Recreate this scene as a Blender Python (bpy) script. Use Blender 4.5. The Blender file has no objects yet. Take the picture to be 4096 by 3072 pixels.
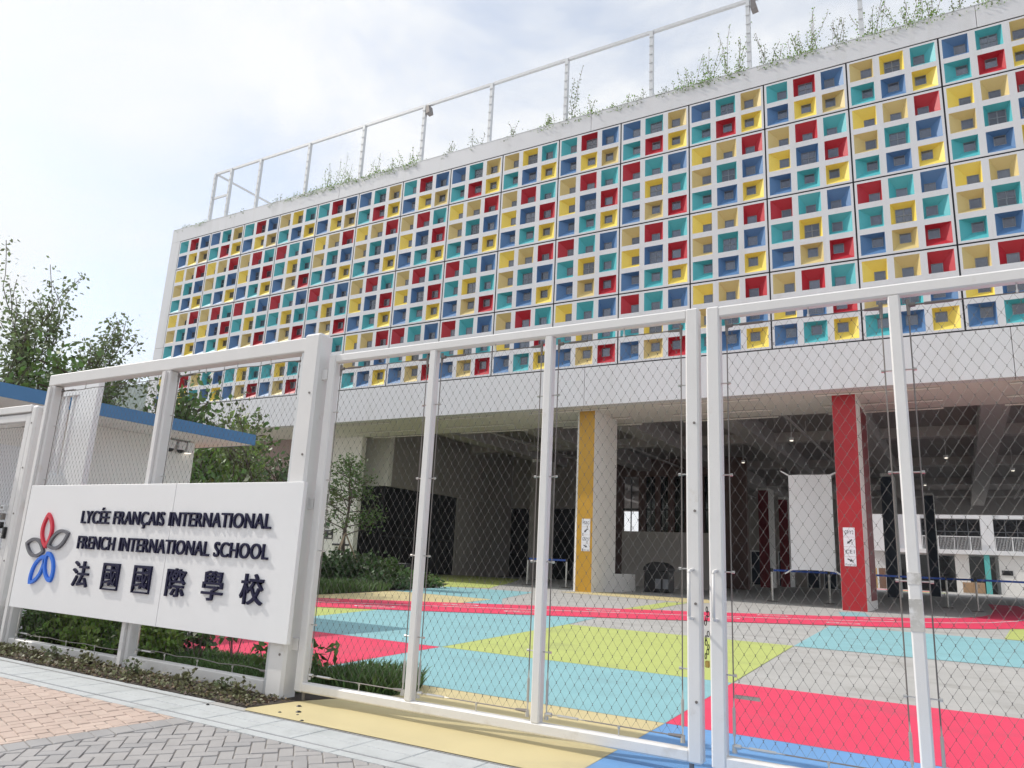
import bpy, math, random
import numpy as np
from mathutils import Matrix, Vector

# ------------------------------------------------------------------ units
# Everything is laid out on one survey grid (origin on the court level below the
# camera, X along gate and facade, Y towards the school, Z up); 1 grid unit = U metres.
U = 0.7
random.seed(7)
rng = np.random.default_rng(11)
SC = bpy.context.scene
COL = SC.collection

# ------------------------------------------------------------------ camera
cam_d = bpy.data.cameras.new('camera')
cam = bpy.data.objects.new('camera', cam_d)
COL.objects.link(cam)
right = Vector((0.86211, 0.50447, 0.04768))
down = Vector((-0.07601, 0.22178, -0.97213))
fwd = Vector((-0.50098, 0.83446, 0.22954))
M = Matrix((right, -down, -fwd)).transposed().to_4x4()
M.translation = Vector((0, 0, 1.55)) * U
cam.matrix_world = M
cam_d.sensor_width = 36.0
cam_d.lens = 26.25
cam_d.clip_start = 0.05
cam_d.clip_end = 9000
SC.camera = cam

# ------------------------------------------------------------------ light
SUN = Vector((1.05, 0.25, -1.0)).normalized()          # direction the light travels
sun_el = math.asin(-SUN.z)
world = bpy.data.worlds.new('World')
SC.world = world
world.use_nodes = True
wn = world.node_tree.nodes
wl = world.node_tree.links
bg = wn['Background']
sky = wn.new('ShaderNodeTexSky')
sky.sky_type = 'NISHITA'
sky.sun_disc = False
sky.sun_elevation = sun_el
sky.sun_rotation = math.atan2(-SUN.x, -SUN.y)
sky.altitude = 10
sky.air_density = 1.0
sky.dust_density = 1.2
tc = wn.new('ShaderNodeTexCoord')
mp = wn.new('ShaderNodeMapping')
mp.inputs['Scale'].default_value = (1.0, 1.0, 1.9)
nz = wn.new('ShaderNodeTexNoise')
nz.inputs['Scale'].default_value = 2.6
nz.inputs['Detail'].default_value = 7
nz.inputs['Roughness'].default_value = 0.55
nz.inputs['Distortion'].default_value = 0.35
ramp = wn.new('ShaderNodeValToRGB')
ramp.color_ramp.elements[0].position = 0.40
ramp.color_ramp.elements[0].color = (0.42, 0.42, 0.42, 1)
ramp.color_ramp.elements[1].position = 0.60
ramp.color_ramp.elements[1].color = (1, 1, 1, 1)
cloud = wn.new('ShaderNodeMixRGB')
cloud.inputs['Color2'].default_value = (7.9, 7.95, 8.0, 1)
wl.new(tc.outputs['Generated'], mp.inputs['Vector'])
wl.new(mp.outputs['Vector'], nz.inputs['Vector'])
wl.new(nz.outputs['Fac'], ramp.inputs['Fac'])
wl.new(ramp.outputs['Color'], cloud.inputs['Fac'])
gain = wn.new('ShaderNodeVectorMath')
gain.operation = 'MULTIPLY'
gain.inputs[1].default_value = (1.9, 1.75, 1.6)
wl.new(sky.outputs['Color'], gain.inputs[0])
wl.new(gain.outputs['Vector'], cloud.inputs['Color1'])
wl.new(cloud.outputs['Color'], bg.inputs['Color'])
bg.inputs['Strength'].default_value = 0.13

sun_d = bpy.data.lights.new('sun', 'SUN')
sun_d.energy = 3.7
sun_d.angle = math.radians(0.6)
sun_d.color = (1.0, 0.955, 0.88)
sun = bpy.data.objects.new('sun', sun_d)
sun.rotation_euler = SUN.to_track_quat('-Z', 'Y').to_euler()
sun.location = (-30, -10, 40)
COL.objects.link(sun)

SC.view_settings.view_transform = 'Standard'
SC.view_settings.look = 'None'
SC.view_settings.exposure = 0.0
SC.view_settings.gamma = 1.0
SC.view_settings.use_curve_mapping = False
SC.render.engine = 'CYCLES'
SC.cycles.use_denoising = True
SC.cycles.max_bounces = 4
SC.cycles.use_adaptive_sampling = True
SC.cycles.adaptive_threshold = 0.02
SC.cycles.diffuse_bounces = 3
SC.cycles.glossy_bounces = 3
SC.cycles.transmission_bounces = 4
SC.cycles.transparent_max_bounces = 8
SC.cycles.sample_clamp_indirect = 4.0

# ------------------------------------------------------------------ materials
MATS = {}


def mat(name, col, rough=0.6, var=0.0, vscale=6.0, bump=0.0, bscale=60.0, metal=0.0, spec=0.5,
        stain=None, stain_scale=1.2, stain_lo=0.55, stain_hi=0.75, island=0.0, trans=0.0, stretch=None, coat=0.0):
    m = bpy.data.materials.new(name)
    m.use_nodes = True
    n, l = m.node_tree.nodes, m.node_tree.links
    b = n['Principled BSDF']
    b.inputs['Roughness'].default_value = rough
    b.inputs['Metallic'].default_value = metal
    b.inputs['Specular IOR Level'].default_value = spec
    if coat:
        b.inputs['Coat Weight'].default_value = coat
    rgb = n.new('ShaderNodeRGB')
    rgb.outputs[0].default_value = (*col, 1)
    out = rgb.outputs[0]
    t = n.new('ShaderNodeTexCoord')
    geo = n.new('ShaderNodeNewGeometry')
    vec = geo.outputs['Position']
    if stretch:
        mpn = n.new('ShaderNodeMapping')
        mpn.inputs['Scale'].default_value = stretch
        l.new(vec, mpn.inputs['Vector'])
        vec = mpn.outputs['Vector']
    if var:
        no = n.new('ShaderNodeTexNoise')
        no.inputs['Scale'].default_value = vscale
        no.inputs['Detail'].default_value = 6
        l.new(vec, no.inputs['Vector'])
        mr = n.new('ShaderNodeMapRange')
        mr.inputs['From Min'].default_value = 0.25
        mr.inputs['From Max'].default_value = 0.75
        mr.inputs['To Min'].default_value = 1 - var
        mr.inputs['To Max'].default_value = 1 + var
        l.new(no.outputs['Fac'], mr.inputs['Value'])
        hs = n.new('ShaderNodeHueSaturation')
        l.new(out, hs.inputs['Color'])
        l.new(mr.outputs['Result'], hs.inputs['Value'])
        out = hs.outputs['Color']
    if island:
        mr = n.new('ShaderNodeMapRange')
        mr.inputs['To Min'].default_value = 1 - island
        mr.inputs['To Max'].default_value = 1 + island
        l.new(geo.outputs['Random Per Island'], mr.inputs['Value'])
        mh = n.new('ShaderNodeMapRange')
        mh.inputs['To Min'].default_value = 0.5 - island * 0.06
        mh.inputs['To Max'].default_value = 0.5 + island * 0.05
        l.new(geo.outputs['Random Per Island'], mh.inputs['Value'])
        hs = n.new('ShaderNodeHueSaturation')
        l.new(out, hs.inputs['Color'])
        l.new(mr.outputs['Result'], hs.inputs['Value'])
        l.new(mh.outputs['Result'], hs.inputs['Hue'])
        out = hs.outputs['Color']
    if stain:
        no = n.new('ShaderNodeTexNoise')
        no.inputs['Scale'].default_value = stain_scale
        no.inputs['Detail'].default_value = 9
        no.inputs['Roughness'].default_value = 0.65
        l.new(vec, no.inputs['Vector'])
        mr = n.new('ShaderNodeMapRange')
        mr.inputs['From Min'].default_value = stain_lo
        mr.inputs['From Max'].default_value = stain_hi
        l.new(no.outputs['Fac'], mr.inputs['Value'])
        mx = n.new('ShaderNodeMixRGB')
        mx.inputs['Color2'].default_value = (*stain, 1)
        l.new(mr.outputs['Result'], mx.inputs['Fac'])
        l.new(out, mx.inputs['Color1'])
        out = mx.outputs['Color']
    l.new(out, b.inputs['Base Color'])
    if bump:
        no = n.new('ShaderNodeTexNoise')
        no.inputs['Scale'].default_value = bscale
        no.inputs['Detail'].default_value = 4
        l.new(geo.outputs['Position'], no.inputs['Vector'])
        bp = n.new('ShaderNodeBump')
        bp.inputs['Strength'].default_value = bump
        bp.inputs['Distance'].default_value = 0.01
        l.new(no.outputs['Fac'], bp.inputs['Height'])
        l.new(bp.outputs['Normal'], b.inputs['Normal'])
    if trans:
        tr = n.new('ShaderNodeBsdfTranslucent')
        l.new(out, tr.inputs['Color'])
        ms = n.new('ShaderNodeMixShader')
        ms.inputs['Fac'].default_value = trans
        l.new(b.outputs['BSDF'], ms.inputs[1])
        l.new(tr.outputs['BSDF'], ms.inputs[2])
        l.new(ms.outputs[0], n['Material Output'].inputs['Surface'])
    MATS[name] = m
    return m


def emit(name, col, strength):
    m = bpy.data.materials.new(name)
    m.use_nodes = True
    b = m.node_tree.nodes['Principled BSDF']
    b.inputs['Base Color'].default_value = (*col, 1)
    b.inputs['Emission Color'].default_value = (*col, 1)
    b.inputs['Emission Strength'].default_value = strength
    return m


m_clad = mat('white_cladding', (0.65, 0.65, 0.67), 0.5, var=0.03, vscale=0.8,
             stain=(0.56, 0.555, 0.55), stain_scale=1.6, stain_lo=0.52, stain_hi=0.8, stretch=(1.0, 1.0, 0.07))
m_panel = mat('white_precast', (0.65, 0.65, 0.67), 0.5, var=0.035, vscale=1.1,
              stain=(0.57, 0.565, 0.56), stain_scale=1.3, stain_lo=0.54, stain_hi=0.85, stretch=(1.2, 1.0, 0.1))
m_gap = mat('joint_dark', (0.015, 0.015, 0.02), 0.9)
m_yel = mat('cell_yellow', (0.84, 0.66, 0.13), 0.5, var=0.04, vscale=2)
m_tan = mat('cell_tan', (0.63, 0.5, 0.22), 0.5, var=0.04, vscale=2)
m_teal = mat('cell_teal', (0.085, 0.43, 0.47), 0.5, var=0.05, vscale=2)
m_blue = mat('cell_blue', (0.09, 0.2, 0.39), 0.5, var=0.05, vscale=2)
m_red = mat('cell_red', (0.45, 0.014, 0.03), 0.5, var=0.05, vscale=2)
m_frame = mat('window_frame', (0.2, 0.21, 0.23), 0.4, metal=0.4)
m_glass = mat('window_glass', (0.14, 0.15, 0.175), 0.07, spec=0.8, var=0.45, vscale=0.45, metal=0.6)
m_dglass = mat('dark_glazing', (0.012, 0.013, 0.016), 0.06, spec=0.5, var=0.5, vscale=0.7)
m_paint = mat('white_gate_paint', (0.71, 0.695, 0.685), 0.38, var=0.025, vscale=5, bump=0.03, bscale=140,
              stain=(0.5, 0.45, 0.38), stain_scale=4.2, stain_lo=0.64, stain_hi=0.84)
m_grimy = mat('grimy_white_paint', (0.73, 0.71, 0.69), 0.42, var=0.03, vscale=5, bump=0.05, bscale=120,
              stain=(0.42, 0.36, 0.28), stain_scale=2.6, stain_lo=0.56, stain_hi=0.86)
m_tape = mat('worn_grey_tape', (0.5, 0.48, 0.45), 0.6, var=0.2, vscale=9, stain=(0.72, 0.7, 0.69), stain_scale=7, stain_lo=0.46, stain_hi=0.56)
m_sign = mat('white_sign_panel', (0.78, 0.78, 0.79), 0.42, var=0.015, vscale=2)
m_navy = mat('navy_letter', (0.008, 0.008, 0.04), 0.5, spec=0.25)
m_lred = mat('logo_red', (0.62, 0.02, 0.05), 0.4)
m_lgrey = mat('logo_grey', (0.12, 0.12, 0.14), 0.45)
m_lblue = mat('logo_blue', (0.02, 0.16, 0.7), 0.4)
m_steel = mat('stainless_steel', (0.55, 0.54, 0.52), 0.3, metal=0.9)
m_wire = mat('mesh_wire', (0.13, 0.125, 0.115), 0.5, metal=0.2)
m_dsteel = mat('tarnished_fitting', (0.22, 0.2, 0.19), 0.45, metal=0.7)
m_concrete = mat('court_concrete', (0.42, 0.41, 0.395), 0.75, var=0.09, vscale=1.3, bump=0.15, bscale=120,
                 stain=(0.24, 0.225, 0.205), stain_scale=1.6, stain_lo=0.52, stain_hi=0.85)


def court(name, col):
    return mat(name, col, 0.62, var=0.055, vscale=2.4, bump=0.18, bscale=240,
               stain=tuple(c * 0.55 + 0.06 for c in col), stain_scale=0.9, stain_lo=0.54, stain_hi=0.86)


m_cpink = court('court_pink', (0.74, 0.046, 0.118))
m_ccyan = court('court_cyan', (0.25, 0.48, 0.52))
m_clime = court('court_lime', (0.47, 0.53, 0.16))
m_ctan = court('court_tan', (0.61, 0.515, 0.28))
m_cblue = court('court_blue', (0.15, 0.33, 0.62))
m_cline = mat('court_line_white', (0.8, 0.78, 0.78), 0.6, var=0.1, vscale=5)
m_ground = mat('far_ground', (0.33, 0.325, 0.31), 0.85, var=0.12, vscale=0.3)
m_pave = mat('pavement_joint_sand', (0.26, 0.24, 0.22), 0.9, var=0.15, vscale=9)
m_pgrey = mat('grey_paver', (0.355, 0.34, 0.335), 0.75, var=0.1, vscale=4.5, bump=0.3, bscale=170, island=0.0)
m_pgrey2 = mat('grey_paver_dark', (0.32, 0.31, 0.31), 0.75, var=0.1, vscale=4.5, bump=0.3, bscale=170)
m_ptan = mat('tan_paver', (0.5, 0.385, 0.325), 0.75, var=0.1, vscale=3.5, bump=0.3, bscale=170)
m_ptan2 = mat('tan_paver_pale', (0.53, 0.415, 0.35), 0.75, var=0.1, vscale=3.5, bump=0.3, bscale=170)
m_slab = mat('granite_slab', (0.5, 0.52, 0.525), 0.6, var=0.07, vscale=7, bump=0.12, bscale=150,
             stain=(0.4, 0.42, 0.42), stain_scale=3, stain_lo=0.52, stain_hi=0.7)
m_drain = mat('drain_slot', (0.12, 0.11, 0.13), 0.6, var=0.2, vscale=30)
m_soil = mat('soil', (0.045, 0.034, 0.027), 0.95, var=0.4, vscale=14, bump=0.8, bscale=40)
m_leaf = mat('leaf_mid', (0.1, 0.17, 0.045), 0.5, island=0.45, trans=0.3)
m_leafd = mat('leaf_dark', (0.07, 0.12, 0.045), 0.5, island=0.45, trans=0.25)
m_leafl = mat('leaf_light', (0.19, 0.29, 0.06), 0.5, island=0.4, trans=0.35)
m_leafo = mat('leaf_olive', (0.12, 0.15, 0.07), 0.5, island=0.45, trans=0.25)
m_leafp = mat('leaf_pale', (0.17, 0.22, 0.1), 0.5, island=0.4, trans=0.4)
m_leafb = mat('leaf_bronze', (0.17, 0.17, 0.085), 0.5, island=0.5, trans=0.2)
m_litter = mat('leaf_litter', (0.13, 0.085, 0.05), 0.7, island=0.6)
m_grass = mat('grass_blade', (0.1, 0.17, 0.055), 0.6, island=0.4, trans=0.25)
m_bark = mat('bark', (0.1, 0.075, 0.06), 0.85, var=0.3, vscale=12, bump=0.5, bscale=40)
m_twig = mat('twig', (0.16, 0.11, 0.1), 0.8, var=0.2, vscale=12)
m_stake = mat('timber_stake', (0.36, 0.28, 0.19), 0.8, var=0.15, vscale=9)
m_blueroof = mat('blue_fascia', (0.07, 0.2, 0.4), 0.5, var=0.05, vscale=3)
m_cream = mat('cream_render', (0.84, 0.815, 0.78), 0.7, var=0.03, vscale=2, bump=0.1, bscale=120)
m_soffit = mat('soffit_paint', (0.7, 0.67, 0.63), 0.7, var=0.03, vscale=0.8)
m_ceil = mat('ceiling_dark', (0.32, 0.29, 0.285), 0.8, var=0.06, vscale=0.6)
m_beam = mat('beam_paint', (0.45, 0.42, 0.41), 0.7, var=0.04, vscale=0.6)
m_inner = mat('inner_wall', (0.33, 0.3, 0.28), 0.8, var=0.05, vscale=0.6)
m_brown = mat('brown_wall', (0.13, 0.075, 0.065), 0.7, var=0.08, vscale=0.9)
m_mauve = mat('mauve_render', (0.36, 0.27, 0.25), 0.7, var=0.04, vscale=0.8)
m_gold = mat('gold_panel', (0.55, 0.3, 0.03), 0.45, var=0.05, vscale=1.5)
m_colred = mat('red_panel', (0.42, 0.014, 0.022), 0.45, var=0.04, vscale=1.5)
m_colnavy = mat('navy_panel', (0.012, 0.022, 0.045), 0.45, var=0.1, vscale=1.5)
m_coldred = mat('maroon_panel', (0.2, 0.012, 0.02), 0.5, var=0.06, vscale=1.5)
m_colteal = mat('teal_panel', (0.12, 0.5, 0.48), 0.5, var=0.05, vscale=1.5)
m_white = mat('white_paint', (0.8, 0.8, 0.81), 0.55, var=0.02, vscale=2)
m_paper = mat('paper', (0.8, 0.8, 0.84), 0.7)
m_ink = mat('print_ink', (0.05, 0.05, 0.06), 0.7)
m_black = mat('black_plastic', (0.015, 0.015, 0.017), 0.35)
m_belt = mat('blue_belt', (0.03, 0.1, 0.45), 0.6)
m_wood = mat('deck_timber', (0.2, 0.11, 0.075), 0.75, var=0.25, vscale=8)
m_carton = mat('carton', (0.4, 0.26, 0.15), 0.8, var=0.1, vscale=4)
m_brass = mat('brass', (0.6, 0.42, 0.12), 0.35, metal=0.8)
m_hill = mat('hill_forest', (0.03, 0.055, 0.03), 0.9, var=0.35, vscale=0.02, bump=0.0)
m_grit = mat('galvanised', (0.62, 0.63, 0.64), 0.45, var=0.05, vscale=8, metal=0.2)
m_lamp = emit('lamp_glow', (1.0, 0.92, 0.78), 1.3)
m_warm = emit('uplight_glow', (1.0, 0.72, 0.35), 6.0)

# ------------------------------------------------------------------ builders
ORI = {}


def origin(o):
    return ORI.get(o.name, Vector((0, 0, 0))) if o else Vector((0, 0, 0))


def tag(o, label=None, cat=None, group=None, kind=None):
    if label:
        o['label'] = label
    if cat:
        o['category'] = cat
    if group:
        o['group'] = group
    if kind:
        o['kind'] = kind
    return o


def thing(name, label, cat, loc=(0, 0, 0), group=None):
    o = bpy.data.objects.new(name, None)
    o.empty_display_size = 0.2
    COL.objects.link(o)
    o.location = Vector(loc) * U
    ORI[o.name] = Vector(loc)
    return tag(o, label, cat, group)


class MB:
    """Collects boxes, tubes, polygons on the survey grid; build() links them as one mesh object."""

    def __init__(s):
        s.v = []
        s.f = []
        s.mi = []

    def add(s, vs, fs, mi=0):
        k = len(s.v)
        s.v.extend([tuple(p) for p in vs])
        s.f.extend([tuple(i + k for i in f) for f in fs])
        s.mi.extend([mi] * len(fs))
        return s

    def box(s, x0, x1, y0, y1, z0, z1, mi=0):
        return s.add([(x0, y0, z0), (x1, y0, z0), (x1, y1, z0), (x0, y1, z0), (x0, y0, z1), (x1, y0, z1), (x1, y1, z1), (x0, y1, z1)],
                     [(0, 3, 2, 1), (4, 5, 6, 7), (0, 1, 5, 4), (1, 2, 6, 5), (2, 3, 7, 6), (3, 0, 4, 7)], mi)

    def cbox(s, x0, x1, y0, y1, z0, z1, c=0.015, mi=0):
        """box with chamfered edges"""
        lo, hi = (x0, y0, z0), (x1, y1, z1)
        vs, idx = [], {}
        for sx in (0, 1):
            for sy in (0, 1):
                for sz in (0, 1):
                    sg = (sx, sy, sz)
                    for ax in range(3):
                        p = []
                        for k in range(3):
                            e = hi[k] if sg[k] else lo[k]
                            p.append(e if k == ax else e + (-c if sg[k] else c))
                        idx[(sg, ax)] = len(vs)
                        vs.append(p)
        fs = []
        for ax in range(3):
            o1, o2 = [(1, 2), (2, 0), (0, 1)][ax]
            for side in (0, 1):
                q = []
                for a, b in ((0, 0), (1, 0), (1, 1), (0, 1)):
                    g = [0, 0, 0]
                    g[ax] = side
                    g[o1] = a
                    g[o2] = b
                    q.append(idx[(tuple(g), ax)])
                fs.append(q if side else q[::-1])
        for ax in range(3):                       # edge chamfers, edge parallel to ax
            o1, o2 = [(1, 2), (2, 0), (0, 1)][ax]
            for a in (0, 1):
                for b in (0, 1):
                    g0 = [0, 0, 0]
                    g0[o1] = a
                    g0[o2] = b
                    g1 = list(g0)
                    g1[ax] = 1
                    fs.append([idx[(tuple(g0), o1)], idx[(tuple(g1), o1)], idx[(tuple(g1), o2)], idx[(tuple(g0), o2)]])
        for sx in (0, 1):
            for sy in (0, 1):
                for sz in (0, 1):
                    fs.append([idx[((sx, sy, sz), k)] for k in range(3)])
        return s.add(vs, fs, mi)

    def tube(s, p0, p1, r0, r1=None, n=6, mi=0, cap=True):
        r1 = r0 if r1 is None else r1
        p0, p1 = Vector(p0), Vector(p1)
        d = (p1 - p0)
        if d.length < 1e-9:
            return s
        d.normalize()
        a = d.orthogonal().normalized()
        b = d.cross(a)
        vs = []
        for p, r in ((p0, r0), (p1, r1)):
            for i in range(n):
                t = 2 * math.pi * i / n
                vs.append(p + (a * math.cos(t) + b * math.sin(t)) * r)
        fs = [(i, (i + 1) % n, n + (i + 1) % n, n + i) for i in range(n)]
        if cap:
            fs += [tuple(range(n))[::-1], tuple(range(n, 2 * n))]
        return s.add(vs, fs, mi)

    def path(s, pts, r, n=6, mi=0):
        for a, b in zip(pts[:-1], pts[1:]):
            s.tube(a, b, r, r, n, mi)
        return s

    def sheet(s, pts, z, mi=0):
        return s.add([(x, y, z) for x, y in pts], [tuple(range(len(pts)))], mi)

    def prism(s, pts, z0, z1, mi=0):
        n = len(pts)
        vs = [(x, y, z0) for x, y in pts] + [(x, y, z1) for x, y in pts]
        return s.add(vs, [tuple(range(n))[::-1], tuple(range(n, 2 * n))] + [(i, (i + 1) % n, n + (i + 1) % n, n + i) for i in range(n)], mi)

    def disc(s, c, r, z, n=16, mi=0):
        return s.sheet([(c[0] + r * math.cos(2 * math.pi * i / n), c[1] + r * math.sin(2 * math.pi * i / n)) for i in range(n)], z, mi)

    def dome(s, c, r, h, n=10, k=4, mi=0, sign=1):
        vs, fs = [], []
        for j in range(k):
            a = math.pi / 2 * j / k
            for i in range(n):
                t = 2 * math.pi * i / n
                vs.append((c[0] + r * math.cos(a) * math.cos(t), c[1] + r * math.cos(a) * math.sin(t), c[2] + sign * h * math.sin(a)))
        vs.append((c[0], c[1], c[2] + sign * h))
        for j in range(k - 1):
            for i in range(n):
                fs.append((j * n + i, j * n + (i + 1) % n, (j + 1) * n + (i + 1) % n, (j + 1) * n + i))
        for i in range(n):
            fs.append(((k - 1) * n + i, (k - 1) * n + (i + 1) % n, len(vs) - 1))
        return s.add(vs, fs, mi)

    def mesh(s, name, o=Vector((0, 0, 0))):
        me = bpy.data.meshes.new(name)
        v = (np.array(s.v, dtype=float).reshape(-1, 3) - np.array(o)) * U
        me.from_pydata(v.tolist(), [], s.f)
        return me

    def build(s, name, m, parent=None, smooth=False):
        o0 = origin(parent)
        me = s.mesh(name, o0)
        ms = m if isinstance(m, (list, tuple)) else [m]
        for x in ms:
            me.materials.append(x)
        if len(ms) > 1:
            me.polygons.foreach_set('material_index', s.mi)
        if smooth:
            me.polygons.foreach_set('use_smooth', [True] * len(me.polygons))
        me.validate()
        ob = bpy.data.objects.new(name, me)
        COL.objects.link(ob)
        ORI[ob.name] = o0.copy()
        if parent:
            ob.parent = parent
        return ob


def box(name, m, parent, *a, c=0.0):
    return (MB().cbox(*a, c=c) if c else MB().box(*a)).build(name, m, parent)


def quads(name, V, m, parent=None):
    """V: (n,4,3) array of quads -> one mesh (leaves, blades)"""
    o0 = np.array(origin(parent))
    n = len(V)
    me = bpy.data.meshes.new(name)
    me.vertices.add(n * 4)
    me.vertices.foreach_set('co', ((V.reshape(-1, 3) - o0) * U).ravel())
    me.loops.add(n * 4)
    me.loops.foreach_set('vertex_index', np.arange(n * 4, dtype=np.int32))
    me.polygons.add(n)
    me.polygons.foreach_set('loop_start', np.arange(0, n * 4, 4, dtype=np.int32))
    me.update(calc_edges=True)
    me.validate()
    me.materials.append(m)
    ob = bpy.data.objects.new(name, me)
    COL.objects.link(ob)
    ORI[ob.name] = origin(parent).copy()
    if parent:
        ob.parent = parent
    return ob


def leaves(P, size, flat=0.0, aspect=0.42, droop=0.0):
    """random rhombic leaf quads at points P (n,3)"""
    n = len(P)
    d = rng.normal(size=(n, 3))
    d[:, 2] = d[:, 2] * (1 - flat) - droop
    d /= np.linalg.norm(d, axis=1)[:, None]
    e = rng.normal(size=(n, 3))
    e[:, 2] *= (1 - flat)
    e -= d * (e * d).sum(1)[:, None]
    e /= np.linalg.norm(e, axis=1)[:, None]
    L = size * rng.uniform(0.6, 1.35, n)[:, None]
    nrm = np.cross(d, e)
    a = P
    b = P + d * L * 0.5 + e * L * aspect + nrm * L * 0.08
    c = P + d * L
    f = P + d * L * 0.5 - e * L * aspect + nrm * L * 0.08
    return np.stack([a, b, c, f], 1)


def wiremesh(x0, x1, z0, z1, y, name, parent, w=0.087, h=0.134, r=0.0011):
    nx = max(2, int(round((x1 - x0) / w)) * 2)
    nzr = max(2, int(round((z1 - z0) / h)) * 2)
    dx, dz = (x1 - x0) / nx, (z1 - z0) / nzr
    mb = MB()
    for j in range(nzr):
        for i in range(nx + 1):
            if (i + j) % 2:
                continue
            for s in (-1, 1):
                if 0 <= i + s <= nx:
                    a = (x0 + i * dx, y, z0 + j * dz)
                    b = (x0 + (i + s) * dx, y + 0.002 * s, z0 + (j + 1) * dz)
                    mb.tube(a, b, r, r, 3, 0, False)
            if 0 < i < nx and j:
                px, pz = x0 + i * dx, z0 + j * dz
                mb.tube((px, y, pz - 0.011), (px, y, pz + 0.011), r * 2.1, r * 2.1, 4, 0, True)
    return tag(mb.build(name, m_wire, parent), kind='stuff')

# ================================================================== THE SETTING
ground = tag(MB().sheet([(-2800, -1500), (1500, -1500), (1500, 1500), (-2800, 1500)], -0.32).build('ground', m_ground), kind='structure')

# ---- school court, painted areas laid on it
courtyard = tag(MB().box(-80, 60, 5.46, 180, -0.3, 0.0).build('court', m_concrete), kind='structure')


def paint(pts, m, z=0.007):
    o = MB().sheet(pts, z).build('painted_area', m, courtyard)
    return o


near = [(-26, 6.9), (-22, 10.5), (-15.78, 16.14), (-10.86, 20.3), (-7.23, 23.6), (-3.28, 27.35), (-1.54, 29.2), (0.4, 31.6), (1.77, 34.06), (3.2, 38), (4.4, 44), (5.2, 54), (5.4, 70)]
far = [(-29, 9.7), (-25, 13.4), (-18.77, 19.18), (-13.31, 24.55), (-8.84, 28.55), (-4.9, 32.6), (-3.49, 34.4), (-1.9, 36.4), (-0.23, 39.91), (0.65, 43.5), (1.09, 47), (1.4, 54), (1.5, 70)]
tk = MB()
for i in range(len(near) - 1):
    tk.add([(*near[i], 0.014), (*near[i + 1], 0.014), (*far[i + 1], 0.014), (*far[i], 0.014)], [(0, 1, 2, 3)])
tk.build('running_track', m_cpink, courtyard)


def mid(i, t):
    return (near[i][0] * (1 - t) + far[i][0] * t, near[i][1] * (1 - t) + far[i][1] * t)


ln = MB()
for i in range(len(near) - 1):
    a0, a1, b0, b1 = mid(i, 0.485), mid(i, 0.515), mid(i + 1, 0.485), mid(i + 1, 0.515)
    ln.add([(*a0, 0.021), (*b0, 0.021), (*b1, 0.021), (*a1, 0.021)], [(0, 1, 2, 3)])
ln.build('lane_line', m_cline, courtyard)
for cx, cy in [(-14.55, 21.6), (-15.2, 18.0), (-11.8, 21.0), (-10.85, 24.95), (-3.6, 28.5), (-2.95, 33.4), (-7.0, 26.0), (-6.2, 29.9), (-18.0, 18.6)]:
    d = Vector((0.74, 0.67))
    q = Vector((-0.67, 0.74))
    n = 20
    mb = MB()
    for k in range(n):
        t0, t1 = 2 * math.pi * k / n, 2 * math.pi * (k + 1) / n
        r = []
        for t, s in ((t0, 1), (t1, 1), (t1, 0.86), (t0, 0.86)):
            p = Vector((cx, cy)) + d * 0.62 * s * math.cos(t) + q * 0.36 * s * math.sin(t)
            r.append((p.x, p.y, 0.021))
        mb.add(r, [(0, 1, 2, 3)])
    for u0, u1, v0, v1 in [(-0.3, 0.3, -0.03, 0.03), (-0.3, -0.1, 0.03, 0.12)]:
        mb.add([tuple((Vector((cx, cy)) + d * a + q * b).to_3d() + Vector((0, 0, 0.021))) for a, b in ((u0, v0), (u1, v0), (u1, v1), (u0, v1))], [(0, 1, 2, 3)])
    mb.build('lane_marker', m_cline, courtyard)

paint([(-20, 11.5), (-13.62, 13.95), (-14.4, 17.2), (-15.78, 16.1), (-22, 10.5)], m_clime)
paint([(-13.62, 13.95), (-20, 11.5), (-16, 11.38), (-8.03, 11.38), (-8.93, 18.27), (-9.5, 21.4), (-10.86, 20.25), (-14.4, 17.2)], m_ccyan)
paint([(-11.6, 7.95), (-7.65, 7.95), (-8.03, 11.36), (-11.9, 11.36)], m_cpink)
paint([(-8.02, 11.39), (-2.94, 11.37), (-3.35, 18.25), (-8.93, 18.28)], m_clime)
paint([(-7.64, 7.95), (-2.74, 7.93), (-2.94, 11.36), (-8.02, 11.37)], m_ccyan)
paint([(-6.15, 5.47), (-2.635, 5.47), (-2.74, 7.92), (-7.6, 7.93)], m_ctan)
paint([(-2.63, 5.47), (9, 5.47), (9, 7.92), (-2.735, 7.92)], m_cblue)
paint([(-2.735, 7.93), (9, 7.93), (9, 11.35), (-2.935, 11.36)], m_cpink)
paint([(-3.34, 18.2), (9, 18.05), (9, 26.9), (-3.77, 26.6)], m_ccyan)
paint([(1.32, 33.1), (0.9, 26.95), (9, 26.95), (9, 34), (2.2, 35)], m_clime)
paint([(-18.9, 19.2), (-15.3, 22.7), (-16.18, 26.2), (-21.47, 26.6), (-22.5, 15.7)], m_ctan)
paint([(-21.5, 26.62), (-16.2, 26.25), (-15.25, 22.8), (-14.2, 23.7), (-16.3, 27.2), (-19.1, 35.0), (-23.9, 34)], m_ccyan)
paint([(-24, 34.05), (-22.5, 36.2), (-24.2, 39.6), (-27, 46), (-33, 58), (-44, 58), (-44, 36)], m_clime)
paint([(-19, 37.6), (-11.4, 36.0), (-10.4, 37.2), (-11.8, 41), (-18.5, 41.5)], m_ctan)
paint([(-10.9, 26.75), (-10.1, 27.5), (-11.25, 36.0), (-11.9, 34.5)], m_clime)
paint([(-4.9, 37.3), (-3.95, 38.6), (-3.4, 35.0), (-4.3, 33.7)], m_ccyan)
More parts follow.
